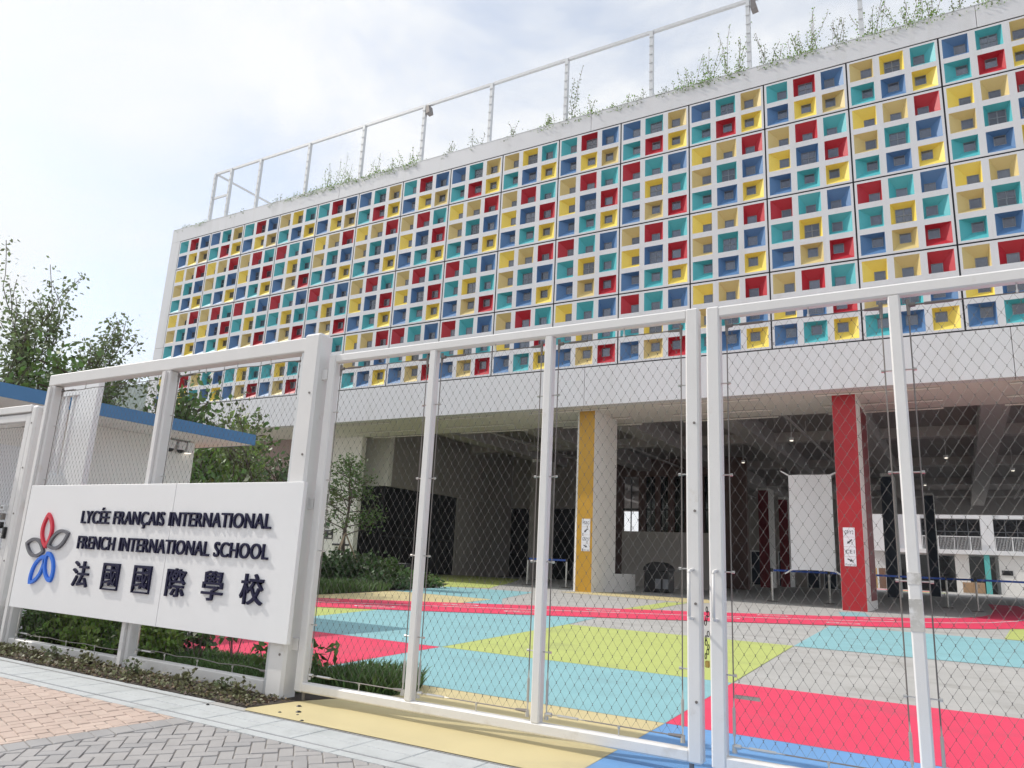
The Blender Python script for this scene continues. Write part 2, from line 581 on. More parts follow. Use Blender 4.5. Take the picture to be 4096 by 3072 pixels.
# far court strip beyond the undercroft
paint([(-9, 118), (-2, 118), (-2, 124), (-9, 124)], m_clime)
paint([(-14, 124.2), (-3, 124.2), (-3, 130), (-14, 130)], m_cpink)

# ---- pavement in front: falls 5 % towards the street
PZ = lambda y: 0.05 * (y - 4.85)
pav = MB()
pav.add([(-60, 4.84, -0.01), (40, 4.84, -0.01), (40, 0, PZ(0) - 0.01), (-60, 0, PZ(0) - 0.01)], [(3, 2, 1, 0)])
pav.add([(-60, 0, PZ(0) - 0.01), (40, 0, PZ(0) - 0.01), (40, -30, -0.3), (-60, -30, -0.3)], [(3, 2, 1, 0)])
pavement = tag(pav.build('pavement', m_pave), kind='structure')


def clip(poly, a, b, c):
    """keep a*x+b*y<=c"""
    out = []
    for i, p in enumerate(poly):
        q = poly[(i + 1) % len(poly)]
        fp, fq = a * p[0] + b * p[1] - c, a * q[0] + b * q[1] - c
        if fp <= 0:
            out.append(p)
        if fp * fq < 0:
            t = fp / (fp - fq)
            out.append((p[0] + (q[0] - p[0]) * t, p[1] + (q[1] - p[1]) * t))
    return out


def area(p):
    return 0.5 * sum(p[i][0] * p[(i + 1) % len(p)][1] - p[(i + 1) % len(p)][0] * p[i][1] for i in range(len(p)))


def paver_into(mb, poly, dz=0.0, g=0.005, zf=PZ):
    """one paver: sides, eased top edge"""
    n = len(poly)
    cx, cy = sum(p[0] for p in poly) / n, sum(p[1] for p in poly) / n

    def inset(k):
        r = []
        for x, y in poly:
            d = math.hypot(x - cx, y - cy) or 1
            r.append((x - (x - cx) / d * k * 1.35, y - (y - cy) / d * k * 1.35))
        return r
    a, b = inset(g), inset(g + 0.006)
    vs = [(x, y, zf(y) - 0.05) for x, y in a] + [(x, y, zf(y) - 0.006 + dz) for x, y in a] + [(x, y, zf(y) + dz) for x, y in b]
    fs = [tuple(range(2 * n, 3 * n))]
    for i in range(n):
        j = (i + 1) % n
        fs.append((i, j, n + j, n + i))
        fs.append((n + i, n + j, 2 * n + j, 2 * n + i))
    mb.add(vs, fs)


BA, BB = (-6.32, 4.845), (-6.73, 3.4)              # line between tan bricks and the grey border course
bd = Vector((BB[0] - BA[0], BB[1] - BA[1])).normalized()
bn = Vector((-bd.y, bd.x))                          # points to +x side
if bn.x < 0:
    bn = -bn
cB = bn.x * BA[0] + bn.y * BA[1]


def herring(ang, L, W, x0, x1, y0, y1, side, vis_lim, mats):
    ca, sa = math.cos(ang), math.sin(ang)
    vis, rest = [], []
    R = int(14 / W)
    for i in range(-R, R):
        for j in range(-R // 2, R // 2):
            ox, oy = i - 2 * j, i + 2 * j
            for u0, u1, v0, v1 in ((0, 2, 0, 1), (0, 1, 1, 3)):
                cx, cy = (ox + (u0 + u1) / 2) * W, (oy + (v0 + v1) / 2) * W
                X, Y = cx * ca - cy * sa - 6.5, cx * sa + cy * ca + 4.0
                if not (x0 - 0.2 < X < x1 + 0.2 and y0 - 0.2 < Y < y1 + 0.2):
                    continue
                poly = []
                for u, v in ((u0, v0), (u1, v0), (u1, v1), (u0, v1)):
                    px, py = (ox + u) * W, (oy + v) * W
                    poly.append((px * ca - py * sa - 6.5, px * sa + py * ca + 4.0))
                poly = clip(poly, 0, 1, y1)
                if side > 0:
                    poly = clip(poly, -bn.x, -bn.y, -(cB + 0.245))
                else:
                    poly = clip(poly, bn.x, bn.y, cB)
                if len(poly) < 3 or area(poly) < 0.0012:
                    continue
                # inside the view (with a margin) or not
                d1 = (X + 6.09) * (5.3 - 3.24) - (Y - 3.24) * (-3.12 + 6.09)
                d2 = (X + 6.09) * (4.79 - 3.24) - (Y - 3.24) * (-9.32 + 6.09)
                key = max(d1 / 3.61, -d2 / 3.58)
                (vis if key < 0.28 else rest).append((key, poly))
    vis.sort(key=lambda t: t[0])
    rest += vis[vis_lim:]
    for k, (key, poly) in enumerate(vis[:vis_lim]):
        mb = MB()
        paver_into(mb, poly, random.uniform(-0.003, 0.003))
        mb.build('paver', mats[0] if random.random() < 0.72 else mats[1], pavement)
    mb = MB()
    for key, poly in rest:
        paver_into(mb, poly, random.uniform(-0.003, 0.003))
    if rest:
        tag(mb.build('paver_field', mats[0], pavement), kind='stuff')


herring(math.radians(45), 0.22, 0.112, -7.5, 3.0, 2.4, 4.845, 1, 190, (m_pgrey, m_pgrey2))
herring(math.atan2(bd.y, bd.x), 0.22, 0.112, -12.5, -6.0, 2.4, 4.845, -1, 105, (m_ptan, m_ptan2))
for k in range(14):                                  # border course
    p = Vector(BA) + bd * (k * 0.155 - 0.04)
    q = p + bd * 0.155
    poly = [tuple(p), tuple(q), tuple(q + bn * 0.235), tuple(p + bn * 0.235)]
    poly = clip(poly, 0, 1, 4.845)
    if area(poly) < 0:
        poly = poly[::-1]
    if len(poly) > 2 and abs(area(poly)) > 0.002:
        mb = MB()
        paver_into(mb, poly, random.uniform(-0.002, 0.002))
        mb.build('border_paver', m_pgrey2 if k % 3 else m_pgrey, pavement)

# ---- granite kerb strip with two drain slots
flat = lambda y: 0.0
kerb = tag(MB().box(-40, 12, 4.845, 5.455, -0.3, -0.02).build('kerb_strip', m_drain), kind='structure')
xj = [-7.24 + 0.56 * k for k in range(-11, 21)]
for y0, y1 in ((4.995, 5.205), (5.212, 5.44)):
    for a, b in zip(xj[:-1], xj[1:]):
        mb = MB()
        paver_into(mb, [(a, y0), (b, y0), (b, y1), (a, y1)], random.uniform(-0.002, 0.002), 0.002, flat)
        mb.build('granite_slab', m_slab, kerb)
for a, b in zip(xj[::2][:-1], xj[::2][1:]):
    mb = MB()
    paver_into(mb, [(a, 4.85), (b, 4.85), (b, 4.965), (a, 4.965)], 0, 0.001, flat)
    mb.build('edging_stone', m_slab, kerb)
box('drain_grate', m_drain, kerb, -14, 4.6, 4.974, 4.987, -0.03, -0.004)
for a, b in [(xj[k], xj[k + 2]) for k in range(0, 11, 2)]:
    mb = MB()
    paver_into(mb, [(a, 5.468), (min(b, -6.25), 5.468), (min(b, -6.25), 5.56), (a, 5.56)], 0.004, 0.001, flat)
    mb.build('edging_stone', m_slab, kerb)

# ---- soil of the planting strip and bed
bed = MB()
bed.prism([(-14.5, 5.56), (-6.2, 5.56), (-6.12, 6.1), (-5.98, 6.45), (-5.6, 7.0), (-5.98, 7.93), (-14.5, 7.93)], -0.1, 0.012)
tag(bed.build('soil', m_soil), kind='structure')
lawnsoil = MB().prism([(-20.2, 20.6), (-20.9, 24.3), (-23.9, 33.3), (-26.5, 38), (-44, 38), (-44, 14), (-26, 14)], -0.1, 0.02)
tag(lawnsoil.build('soil', m_soil), kind='structure')

# ---- far hill range
hv, hf = [], []
xs = np.linspace(-2600, -700, 60)
prof = [(-2600, 300), (-1950, 350), (-1801, 356), (-1670, 363), (-1594, 349), (-1434, 311), (-1340, 299), (-1200, 285), (-1000, 240), (-700, 120)]
hx, hz = zip(*prof)
for row, (dy, k) in enumerate([(0, 0.0), (-20, 0.35), (-5, 0.7), (40, 1.0), (160, 0.8), (400, 0.0)]):
    for x in xs:
        z = np.interp(x, hx, hz) * k
        z += (rng.normal() * 5 if 0 < k else 0)
        hv.append((x, 800 + dy + (rng.normal() * 8 if k else 0) - (1 - k) * 150 * (row < 3), z - 2))
nx = len(xs)
for r in range(5):
    for i in range(nx - 1):
        hf.append((r * nx + i, r * nx + i + 1, (r + 1) * nx + i + 1, (r + 1) * nx + i))
tag(MB().add(hv, hf).build('hills', m_hill, None, True), kind='structure')
# ================================================================== SCHOOL BUILDING
YF = 38.5
X0, W = -58.913, 4.277
PH = 4.232
ZT = 28.24
H2 = 2.774
ZROW = [ZT, ZT - H2, ZT - H2 - PH, ZT - H2 - 2 * PH, ZT - H2 - 3 * PH]   # joints
NC = 18
ZS, ZP = 10.45, 29.52
school = thing('school_building', 'white school block with coloured honeycomb window facade above an open undercroft', 'school building', (-20, YF, 0))
TOP = {'A': ['TRB', 'BYN'], 'B': ['BTN', 'TRY'], 'C': ['NYT', 'TBY']}
FULL = {'D': ['YNR', 'NTB', 'TBY'], 'E': ['NRT', 'YBR', 'BTY'], 'F': ['RTB', 'TYT', 'BNR'], 'G': ['YTB', 'TYT', 'BNR']}
ROWS = ['ABACABABCABBACBACB', 'DDEFDDEDEEFDEDDEFD', 'DEFFFEEFDFEDFFDEDF', 'EDFFEDFFEGFDEDEDFE']
CELLM = {'T': ('teal_recess', m_teal), 'R': ('red_recess', m_red), 'B': ('blue_recess', m_blue), 'Y': ('yellow_recess', m_yel), 'N': ('tan_recess', m_tan)}
PX, PZc = W / 3, PH / 3
OW, OH = 1.115, 1.10            # cell opening
DEP = 0.38


def lattice(nrow, h):
    """white panel with nrow x 3 openings, origin = lower left corner on the facade plane"""
    g = 0.04
    xs = [g]
    for c in range(3):
        xs += [PX * c + (PX - OW) / 2, PX * c + (PX + OW) / 2]
    xs.append(W - g)
    p = h / nrow
    zs = [g]
    for r in range(nrow):
        zs += [p * r + (p - OH) / 2, p * r + (p + OH) / 2]
    zs.append(h - g)
    mb = MB()
    nx, nz = len(xs), len(zs)
    vs = [(x, 0, z) for z in zs for x in xs]
    fs = []
    for j in range(nz - 1):
        for i in range(nx - 1):
            if i % 2 == 1 and j % 2 == 1:
                continue
            fs.append((j * nx + i, j * nx + i + 1, (j + 1) * nx + i + 1, (j + 1) * nx + i))
    mb.add(vs, fs)
    x0, x1, z0, z1 = xs[0], xs[-1], zs[0], zs[-1]
    mb.add([(x0, 0, z0), (x1, 0, z0), (x1, 0, z1), (x0, 0, z1), (x0, .2, z0), (x1, .2, z0), (x1, .2, z1), (x0, .2, z1)],
           [(0, 4, 5, 1), (1, 5, 6, 2), (2, 6, 7, 3), (3, 7, 4, 0)])
    me = mb.mesh('facade_panel')
    me.materials.append(m_panel)
    return me


ME_P = {2: lattice(2, H2), 3: lattice(3, PH)}
# recess shells: one mesh for each of the nine places in a panel; origin = centre of the opening
OFF = 0.19
ME_R, WPOS = {}, {}
for r in range(3):
    for c in range(3):
        big = (r == 1 and c == 1)
        ws = 0.37 if big else 0.255
        ox, oz = (1 - c) * OFF, (r - 1) * OFF
        mb = MB()
        a = [(-OW / 2, 0, -OH / 2), (OW / 2, 0, -OH / 2), (OW / 2, 0, OH / 2), (-OW / 2, 0, OH / 2)]
        b = [(ox - ws, DEP, oz - ws), (ox + ws, DEP, oz - ws), (ox + ws, DEP, oz + ws), (ox - ws, DEP, oz + ws)]
        d = [(x, DEP + 0.04, z) for x, y, z in b]
        mb.add(a + b + d, [(0, 4, 5, 1), (1, 5, 6, 2), (2, 6, 7, 3), (3, 7, 4, 0), (4, 8, 9, 5), (5, 9, 10, 6), (6, 10, 11, 7), (7, 11, 8, 4)])
        me = mb.mesh('recess')
        me.materials.append(m_teal)
        ME_R[(r, c)] = me
        WPOS[(r, c)] = (ox, DEP + 0.012, oz, big)


def window_geo(mb, big, o=(0, 0, 0)):
    s = 0.37 if big else 0.255
    f = 0.035
    x, y, z = o
    mb.box(x - s, x + s, y, y + .02, z - s, z - s + f, 0).box(x - s, x + s, y, y + .02, z + s - f, z + s, 0)
    mb.box(x - s, x - s + f, y, y + .02, z - s + f, z + s - f, 0).box(x + s - f, x + s, y, y + .02, z - s + f, z + s - f, 0)
    if big:
        mb.box(x - .025, x + .025, y, y + .02, z - s + f, z + s - f, 0)
        mb.box(x - s + f, x - .025, y + .002, y + .02, z - .025, z + .025, 0).box(x + .025, x + s - f, y + .002, y + .02, z - .025, z + .025, 0)
    mb.add([(x - s, y + .018, z - s), (x + s, y + .018, z - s), (x + s, y + .018, z + s), (x - s, y + .018, z + s)], [(0, 1, 2, 3)], 1)


ME_W = {}
for big in (False, True):
    mb = MB()
    window_geo(mb, big)
    me = mb.mesh('window')
    me.materials.append(m_frame)
    me.materials.append(m_glass)
    me.polygons.foreach_set('material_index', mb.mi)
    ME_W[big] = me
farwin = MB()


def link(name, me, parent, loc):
    o = bpy.data.objects.new(name, me)
    COL.objects.link(o)
    o.parent = parent
    o.location = Vector(loc) * U
    return o


for row in range(4):
    nrow = 2 if row == 0 else 3
    zb = ZROW[row + 1]
    p = (H2 if row == 0 else PH) / nrow
    for col in range(NC):
        xl = X0 + col * W
        pan = link('facade_panel', ME_P[nrow], school, Vector((xl, YF, zb)) - origin(school))
        pat = (TOP if row == 0 else FULL)[ROWS[row][col]]
        for i in range(nrow):
            rr = i + (3 - nrow)
            zc = p * (nrow - 1 - i) + p / 2
            for c in range(3):
                nm, mt = CELLM[pat[i][c]]
                loc = (PX * c + PX / 2, 0, zc)
                ro = link(nm, ME_R[(rr, c)], pan, loc)
                ro.material_slots[0].link = 'OBJECT'
                ro.material_slots[0].material = mt
                wx, wy, wz, big = WPOS[(rr, c)]
                if 7 <= col <= 15:
                    link('window', ME_W[big], pan, (loc[0] + wx, wy, loc[2] + wz))
                else:
                    window_geo(farwin, big, (xl + loc[0] + wx, YF + wy, zb + loc[2] + wz))
tag(farwin.build('window_panes', [m_frame, m_glass], school), kind='stuff')
XE = X0 + NC * W
XL = -60.2
box('facade_backing', m_gap, school, X0 - 0.05, XE + 0.05, YF + 0.45, YF + 0.6, ZROW[4] - 0.05, ZT + 0.05)
for k in range(NC + 1):
    box('joint_seal', m_gap, school, X0 + k * W - 0.038, X0 + k * W + 0.038, YF + 0.03, YF + 0.14, ZROW[4] - 0.02, ZT + 0.02)
for z in ZROW:
    box('joint_seal', m_gap, school, X0 - 0.03, XE + 0.02, YF + 0.02, YF + 0.13, z - 0.038, z + (0.028 if z == ZT else 0.038))
# smooth white cladding: parapet, left margin, band over the undercroft
sx = [XL, X0 + 4.5 * W, X0 + 9.52 * W, X0 + 14.4 * W, XE + 3]
for a, b in zip(sx[:-1], sx[1:]):
    box('parapet_panel', m_clad, school, a + .012, b - .012, YF, YF + 0.9, ZT + .03, ZP, c=0.012)
    box('coping', m_grit, school, a + .002, b - .002, YF - 0.01, YF + 0.95, ZP + .004, ZP + .05)
    box('band_panel', m_clad, school, a + .012, b - .012, YF, YF + 0.6, ZS, ZROW[4] - .03, c=0.012)
for z0, z1 in ((ZROW[4] - .02, 18.2), (18.23, ZT + .02)):
    box('margin_panel', m_clad, school, XL + .012, X0 - .03, YF, YF + 0.6, z0, z1, c=0.012)
box('margin_panel', m_clad, school, XE + .03, XE + 3, YF, YF + 0.6, ZROW[4] - .02, ZT + .02, c=0.012)
box('side_wall', m_clad, school, XL, XL + 0.5, YF + 0.62, 109, ZS, ZP - .01)
box('upper_storeys', m_clad, school, XL + 0.52, XE + 2.9, YF + 0.95, 109, 12.9, ZP - .3)
# ---- undercroft: soffit strip, ceiling, beams
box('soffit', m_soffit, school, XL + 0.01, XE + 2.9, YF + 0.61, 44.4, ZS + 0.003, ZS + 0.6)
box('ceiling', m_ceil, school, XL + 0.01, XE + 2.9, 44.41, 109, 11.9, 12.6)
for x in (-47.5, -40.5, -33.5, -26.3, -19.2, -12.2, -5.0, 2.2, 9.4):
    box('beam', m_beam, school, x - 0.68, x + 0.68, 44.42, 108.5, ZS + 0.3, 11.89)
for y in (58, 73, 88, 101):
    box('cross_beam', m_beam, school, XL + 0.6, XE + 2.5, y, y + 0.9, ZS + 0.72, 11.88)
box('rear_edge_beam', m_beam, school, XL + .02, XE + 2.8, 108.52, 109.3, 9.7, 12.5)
for y, z in ((42.3, ZS - .07), (44.25, ZS - .09), (39.5, ZS - .05)):
    mb = MB()
    for a in np.arange(-39, 14, 8.3):
        mb.tube((a, y, z), (a + 5.6, y, z), 0.045, 0.045, 6)
        for q in (0.6, 2.8, 5.0):
            mb.box(a + q - .02, a + q + .02, y - .02, y + .02, z, ZS + .01)
    mb.build('service_pipe', m_soffit, school)
for x in (-30, -22.4, -8.6, 5.6):
    mb = MB()
    mb.tube((x, 46, 10.9), (x, 100, 10.9), 0.09, 0.09, 6)
    for y in range(48, 100, 6):
        mb.box(x - .03, x + .03, y, y + .06, 10.95, 11.9)
    mb.build('service_pipe', m_beam, school)
for x, y in ((-14.8, 62), (-9.2, 52), (-0.4, 62), (-2.4, 80), (4.0, 70)):
    f = MB().tube((x, y, 10.25), (x, y, 10.42), 0.15, 0.15, 10).tube((x, y, 10.42), (x, y, 11.9), 0.02, 0.02, 4).build('downlight', m_white, school)
    MB().tube((x, y, 10.2), (x, y, 10.248), 0.11, 0.11, 10).build('lamp', m_lamp, f)
# ---- left core: cream wall, dark glazing, inner wall, dark doorway
box('cream_wall', m_cream, school, -45.0, -39.85, 44.0, 44.5, -0.02, ZS)
box('mauve_wall', m_mauve, school, XL + 0.5, -45.02, 43.6, 44.5, -0.02, ZS)
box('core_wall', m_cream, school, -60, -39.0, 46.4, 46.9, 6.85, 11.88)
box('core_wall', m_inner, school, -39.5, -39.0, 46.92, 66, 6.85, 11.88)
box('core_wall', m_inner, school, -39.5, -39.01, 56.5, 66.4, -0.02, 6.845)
for a, b in ((46.48, 48.97), (49.09, 51.57), (51.69, 53.97), (54.09, 56.39)):
    box('glass_pane', m_dglass, school, -39.34, -39.3, a, b, 0.02, 6.848)
box('glass_pane', m_dglass, school, -44.5, -39.37, 46.6, 46.64, 0.02, 6.848)
for y in (46.42, 49.03, 51.63, 54.03, 56.45):
    box('mullion', m_black, school, -39.36, -39.2, y - .06, y + .06, 0.0, 6.84)
box('transom', m_black, school, -39.37, -39.22, 46.5, 56.4, 2.9, 3.02)
box('core_back', m_brown, school, -44.6, -39.4, 56.3, 56.48, 0, 6.84)
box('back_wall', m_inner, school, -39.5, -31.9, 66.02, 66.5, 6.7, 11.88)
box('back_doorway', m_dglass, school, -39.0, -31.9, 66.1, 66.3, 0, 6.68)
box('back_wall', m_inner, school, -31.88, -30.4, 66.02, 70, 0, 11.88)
# ---- hall behind the gold column: brown wall with tall slit windows
box('hall_wall', m_brown, school, -30.38, -16.5, 70.02, 70.6, 0.0, 4.0)
box('hall_wall', m_brown, school, -30.38, -16.5, 70.02, 70.6, 10.2, 11.88)
hx0 = -30.38
for wx0, wx1 in ((-28.6, -26.9), (-26.2, -25.2), (-24.7, -23.9), (-23.3, -22.3), (-21.9, -20.9), (-20.4, -19.4)):
    box('hall_pier', m_brown, school, hx0, wx0, 70.02, 70.6, 4.02, 10.18)
    w = MB().box(wx0, wx1, 70.3, 70.33, 4.02, 10.18).build('slit_window', m_dglass, school) if wx0 > -26.5 else None
    fr = MB().box(wx0, wx1, 70.2, 70.34, 6.9, 7.1)
    fr.box((wx0 + wx1) / 2 - .04, (wx0 + wx1) / 2 + .04, 70.2, 70.34, 4.02, 10.18)
    fr.build('window_bar', m_black, school)
    hx0 = wx1
box('hall_pier', m_brown, school, hx0, -16.5, 70.02, 70.6, 4.02, 10.18)
box('low_screen', m_inner, school, -24.5, -17.2, 60, 60.4, 0, 4.4)
box('rear_wall', m_inner, school, -30, -13.0, 104, 104.6, 0, 11.88)
for a in (-24, -20.5, -17, -15):
    d = box('rear_door', m_colnavy, school, a, a + 1.3, 103.9, 103.97, 0, 4.2)
    MB().box(a - .12, a - .01, 103.85, 103.98, 0, 4.35).box(a + 1.31, a + 1.42, 103.85, 103.98, 0, 4.35).box(a - .009, a + 1.309, 103.85, 103.98, 4.21, 4.35).build('door_frame', m_white, d)


def column(x0, x1, y0, y1, face, side=None, ins=None):
    c = box('column', m_cream, school, x0, x1, y0, y1, -0.02, ZS + 0.28, c=0.02)
    box('coloured_face', face, c, x0 + .01, x1 - .01, y0 - 0.03, y0 - 0.001, 0.0, ZS - .004)
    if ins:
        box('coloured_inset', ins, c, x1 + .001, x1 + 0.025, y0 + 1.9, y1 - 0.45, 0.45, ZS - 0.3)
    return c


column(-19.05, -18.05, 39.8, 43.2, m_gold)
box('plinth_wall', m_cream, school, -18.5, -18.04, 43.22, 46.5, 0, 1.05)
MB().tube((-19.25, 40.2, 0), (-19.25, 40.2, ZS), 0.1, 0.1, 8).build('downpipe', m_cream, school)
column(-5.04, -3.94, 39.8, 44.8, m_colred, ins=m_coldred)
column(8.95, 10.05, 39.8, 43.4, m_blue)
column(-5.75, -4.75, 74.5, 78, m_colnavy)
column(-3.1, -2.1, 92, 95, m_colnavy)
column(-19.0, -17.9, 86, 89, m_coldred)
column(-19.0, -17.9, 97, 100, m_coldred)
column(8.95, 10.05, 74.5, 78, m_colteal)
column(-33.5, -32.4, 60, 62.5, m_inner)

# ---- plaque on the cream wall
t = thing('wall_plaque', 'small black framed plaque on the cream wall behind the courtyard tree', 'plaque', (-42.4, 43.9, 2.5))
MB().box(-42.85, -41.95, 43.93, 43.99, 2.5, 2.58).box(-42.85, -41.95, 43.93, 43.99, 3.08, 3.16).box(-42.85, -42.78, 43.93, 43.99, 2.581, 3.079).box(-42.02, -41.95, 43.93, 43.99, 2.581, 3.079).build('frame', m_black, t)
MB().box(-42.7, -42.45, 43.95, 43.985, 2.6, 3.06).box(-42.449, -42.2, 43.95, 43.985, 2.78, 2.95).box(-42.199, -42.08, 43.95, 43.985, 2.78, 3.06).build('emblem', m_black, t)
o = tag(box('name_strip', m_black, None, -41.9, -40.2, 43.93, 43.99, 2.02, 2.16), 'long thin black strip on the cream wall beside the framed plaque', 'plaque')

# ================================================================== ROOF FENCE, LIGHTS, PLANTS
rf = thing('roof_fence', 'tall white steel post fence along the roof edge of the school', 'fence', (-26, 39.0, ZP))
PXS = [-55.9, -53.7, -49.9] + [-44.05 + 5.94 * k for k in range(0, 11)]
for x in PXS:
    po = box('post', m_grit, rf, x - 0.11, x + 0.11, 38.85, 39.1, ZP + .055, 34.5)
    box('base_plate', m_grit, po, x - .25, x + .25, 38.75, 39.2, ZP + .052, ZP + .1)
    mb = MB()
    for z in np.arange(30.3, 34.3, 0.62):
        mb.box(x - .135, x + .135, 38.82, 38.848, z, z + .04)
    tag(mb.build('clips', m_grit, po), kind='stuff')
for a, b in zip(PXS[:-1], PXS[1:]):
    box('top_rail', m_grit, rf, a + .12, b - .12, 38.88, 39.06, 34.36, 34.56)
box('mid_rail', m_grit, rf, -55.78, -53.82, 38.9, 39.04, 31.9, 32.08)
MB().tube((-55.9, 39.12, 34.5), (-55.9, 66, 34.5), 0.1, 0.1, 6).build('top_rail', m_grit, rf)
for y in (52, 66):
    box('post', m_grit, rf, -56.0, -55.8, y, y + .2, ZP, 34.4)
for x, nm in ((-32.17, 'small floodlight bracketed to the fourth full-height roof fence post'), (-8.41, 'larger floodlight at the top of the roof fence post above the tall climbers')):
    t = thing('floodlight', nm, 'floodlight', (x + .1, 39, 33.9), 'floodlights on the roof fence')
    MB().box(x + .13, x + .2, 38.9, 39.05, 34.0, 34.5).build('bracket', m_grit, t)
    MB().add([(x + .2, 38.8, 33.7), (x + .55, 38.8, 33.75), (x + .42, 38.8, 34.35), (x + .2, 38.8, 34.35), (x + .2, 39.3, 33.7), (x + .55, 39.3, 33.75), (x + .42, 39.3, 34.35), (x + .2, 39.3, 34.35)],
             [(0, 1, 2, 3), (7, 6, 5, 4), (0, 4, 5, 1), (1, 5, 6, 2), (2, 6, 7, 3), (3, 7, 4, 0)]).build('lamp_housing', m_dsteel, t)


def climber(name, label, base, h, nst, spread, leaf=0.16, dens=9, m=None, group='plants along the roof parapet', over=0.25, bush=0):
    t = thing(name, label, 'plant', base, group)
    st = MB()
    P = []
    B = np.array(base)
    for k in range(nst):
        p = B + np.array([rng.normal() * spread * 0.6, rng.uniform(-0.1, 0.25), 0])
        L = h * rng.uniform(0.45, 1.0)
        n = max(4, int(L / 0.28))
        d = np.array([rng.normal() * 0.16, rng.normal() * 0.1, 1.0])
        pts = [p]
        for i in range(n):
            d = d + np.array([rng.normal() * 0.09, rng.normal() * 0.06, 0.02])
            d /= np.linalg.norm(d)
            p = p + d * L / n
            pts.append(p)
            for _ in range(max(1, int(dens * (1.15 - i / n)))):
                P.append(p + rng.normal(size=3) * np.array([0.13, 0.12, 0.14]) * (1.3 - i / n))
        for a, b in zip(pts[:-1], pts[1:]):
            st.tube(a, b, 0.014, 0.011, 3, 0, False)
    for _ in range(bush):
        P.append(B + np.array([rng.normal() * spread, rng.uniform(-0.3, 0.3), abs(rng.normal()) * 0.22]))
    for _ in range(int(over * bush)):
        P.append(B + np.array([rng.normal() * spread, rng.uniform(-0.72, -0.55), rng.uniform(-0.35, 0.1)]))
    if st.v:
        tag(st.build('stems', m_twig, t), kind='stuff')
    quads('leaves', leaves(np.array(P), leaf, 0.1), m or m_leaf, t)
    return t


RP = [  # x, height, stems, spread, bush, kind word
    (-59.0, 0.7, 3, 0.3, 25, 'thin tuft of grass at the far left end of the parapet'),
    (-56.6, 0.5, 3, 0.6, 60, 'low green clump beneath the leftmost roof fence posts'),
    (-52.2, 0.6, 3, 0.7, 25, 'sparse weeds between the second and third roof fence posts'),
    (-47.2, 1.1, 4, 0.5, 30, 'small tuft with two upright sprigs right of the third roof fence post'),
    (-45.2, 0.9, 4, 0.6, 60, 'trailing green clump hanging just left of the fourth roof fence post'),
    (-42.9, 1.0, 4, 0.7, 120, 'low trailing clump just right of the fourth roof fence post'),
    (-41.0, 2.9, 9, 0.8, 160, 'tall wispy shrub with many thin shoots midway to the fifth roof fence post'),
    (-38.9, 1.7, 5, 0.6, 120, 'bushy weeds at the foot of the fifth roof fence post'),
    (-36.9, 2.2, 6, 0.8, 140, 'dense upright weeds just right of the fifth roof fence post'),
    (-34.9, 1.4, 5, 0.6, 150, 'leafy green tuft a little left of the small floodlight post'),
    (-33.0, 1.9, 6, 0.6, 130, 'bright green tuft at the foot of the small floodlight post'),
    (-29.6, 1.5, 4, 0.2, 20, 'single narrow sprig right of the small floodlight post'),
    (-27.4, 1.7, 4, 0.5, 14, 'curved dark shoots just left of the seventh roof fence post'),
    (-24.3, 1.5, 4, 0.4, 14, 'two slim curved shoots right of the seventh roof fence post'),
    (-21.6, 1.8, 7, 0.5, 60, 'dark arching shrub just left of the eighth roof fence post'),
    (-20.0, 4.0, 3, 0.15, 20, 'thin vine climbing the eighth roof fence post'),
    (-18.6, 1.9, 4, 0.6, 80, 'broad-leaved green clump right of the eighth roof fence post'),
    (-16.6, 1.2, 5, 0.6, 60, 'dark leafy sprawl left of the ninth roof fence post'),
    (-15.2, 1.2, 4, 0.4, 30, 'small dark tuft beside the ninth roof fence post'),
    (-13.6, 0.9, 3, 0.3, 30, 'little dark knot of leaves right of the ninth roof fence post'),
    (-12.0, 2.2, 7, 0.6, 130, 'bushy climber with green foot, first of the tall row'),
    (-10.9, 3.2, 6, 0.4, 120, 'tall feathery climber, second of the tall row'),
    (-9.3, 3.8, 7, 0.5, 110, 'tallest pale climber just left of the larger floodlight post'),
    (-7.5, 2.9, 4, 0.25, 30, 'single slim climber just right of the larger floodlight post'),
    (-6.9, 1.5, 4, 0.4, 50, 'short bush right of the larger floodlight post'),
    (-5.9, 3.1, 5, 0.35, 60, 'upright climber with dark foot, two metres right of the larger floodlight'),
    (-5.0, 2.9, 7, 0.35, 60, 'dense dark climber left of the eleventh roof fence post'),
    (-3.6, 2.4, 5, 0.3, 30, 'pair of curved climber shoots left of the eleventh roof fence post'),
    (-2.0, 2.6, 8, 0.5, 80, 'leafy climber hugging the right side of the eleventh roof fence post'),
    (-0.4, 2.6, 7, 0.4, 50, 'dark climber leaning left near the top right of the picture'),
    (0.6, 2.8, 8, 0.5, 60, 'thick climber at the top edge of the picture towards the right'),
    (2.0, 1.7, 4, 0.4, 20, 'thin shoots near the right end of the visible parapet'),
    (3.4, 1.2, 5, 0.5, 60, 'low shrub at the right corner of the picture on the parapet'),
]
for x, h, ns, sp, bu, lab in RP:
    climber('parapet_plant', lab, (x, YF + 0.62, ZP + 0.03), h * 1.05, ns, sp, 0.1, 9, m_leafl if bu >= 50 else m_leafp, bush=int(bu * 2.3), over=0.45)
# ================================================================== GATES, FENCE, SIGN
GY = 6.15


def eye(mb, p, d):
    """eye bolt at p sticking along d"""
    p, d = Vector(p), Vector(d)
    mb.tube(p, p + d * 0.055, 0.006, 0.006, 6)
    mb.tube(p + d * 0.055, p + d * 0.078, 0.012, 0.012, 6)


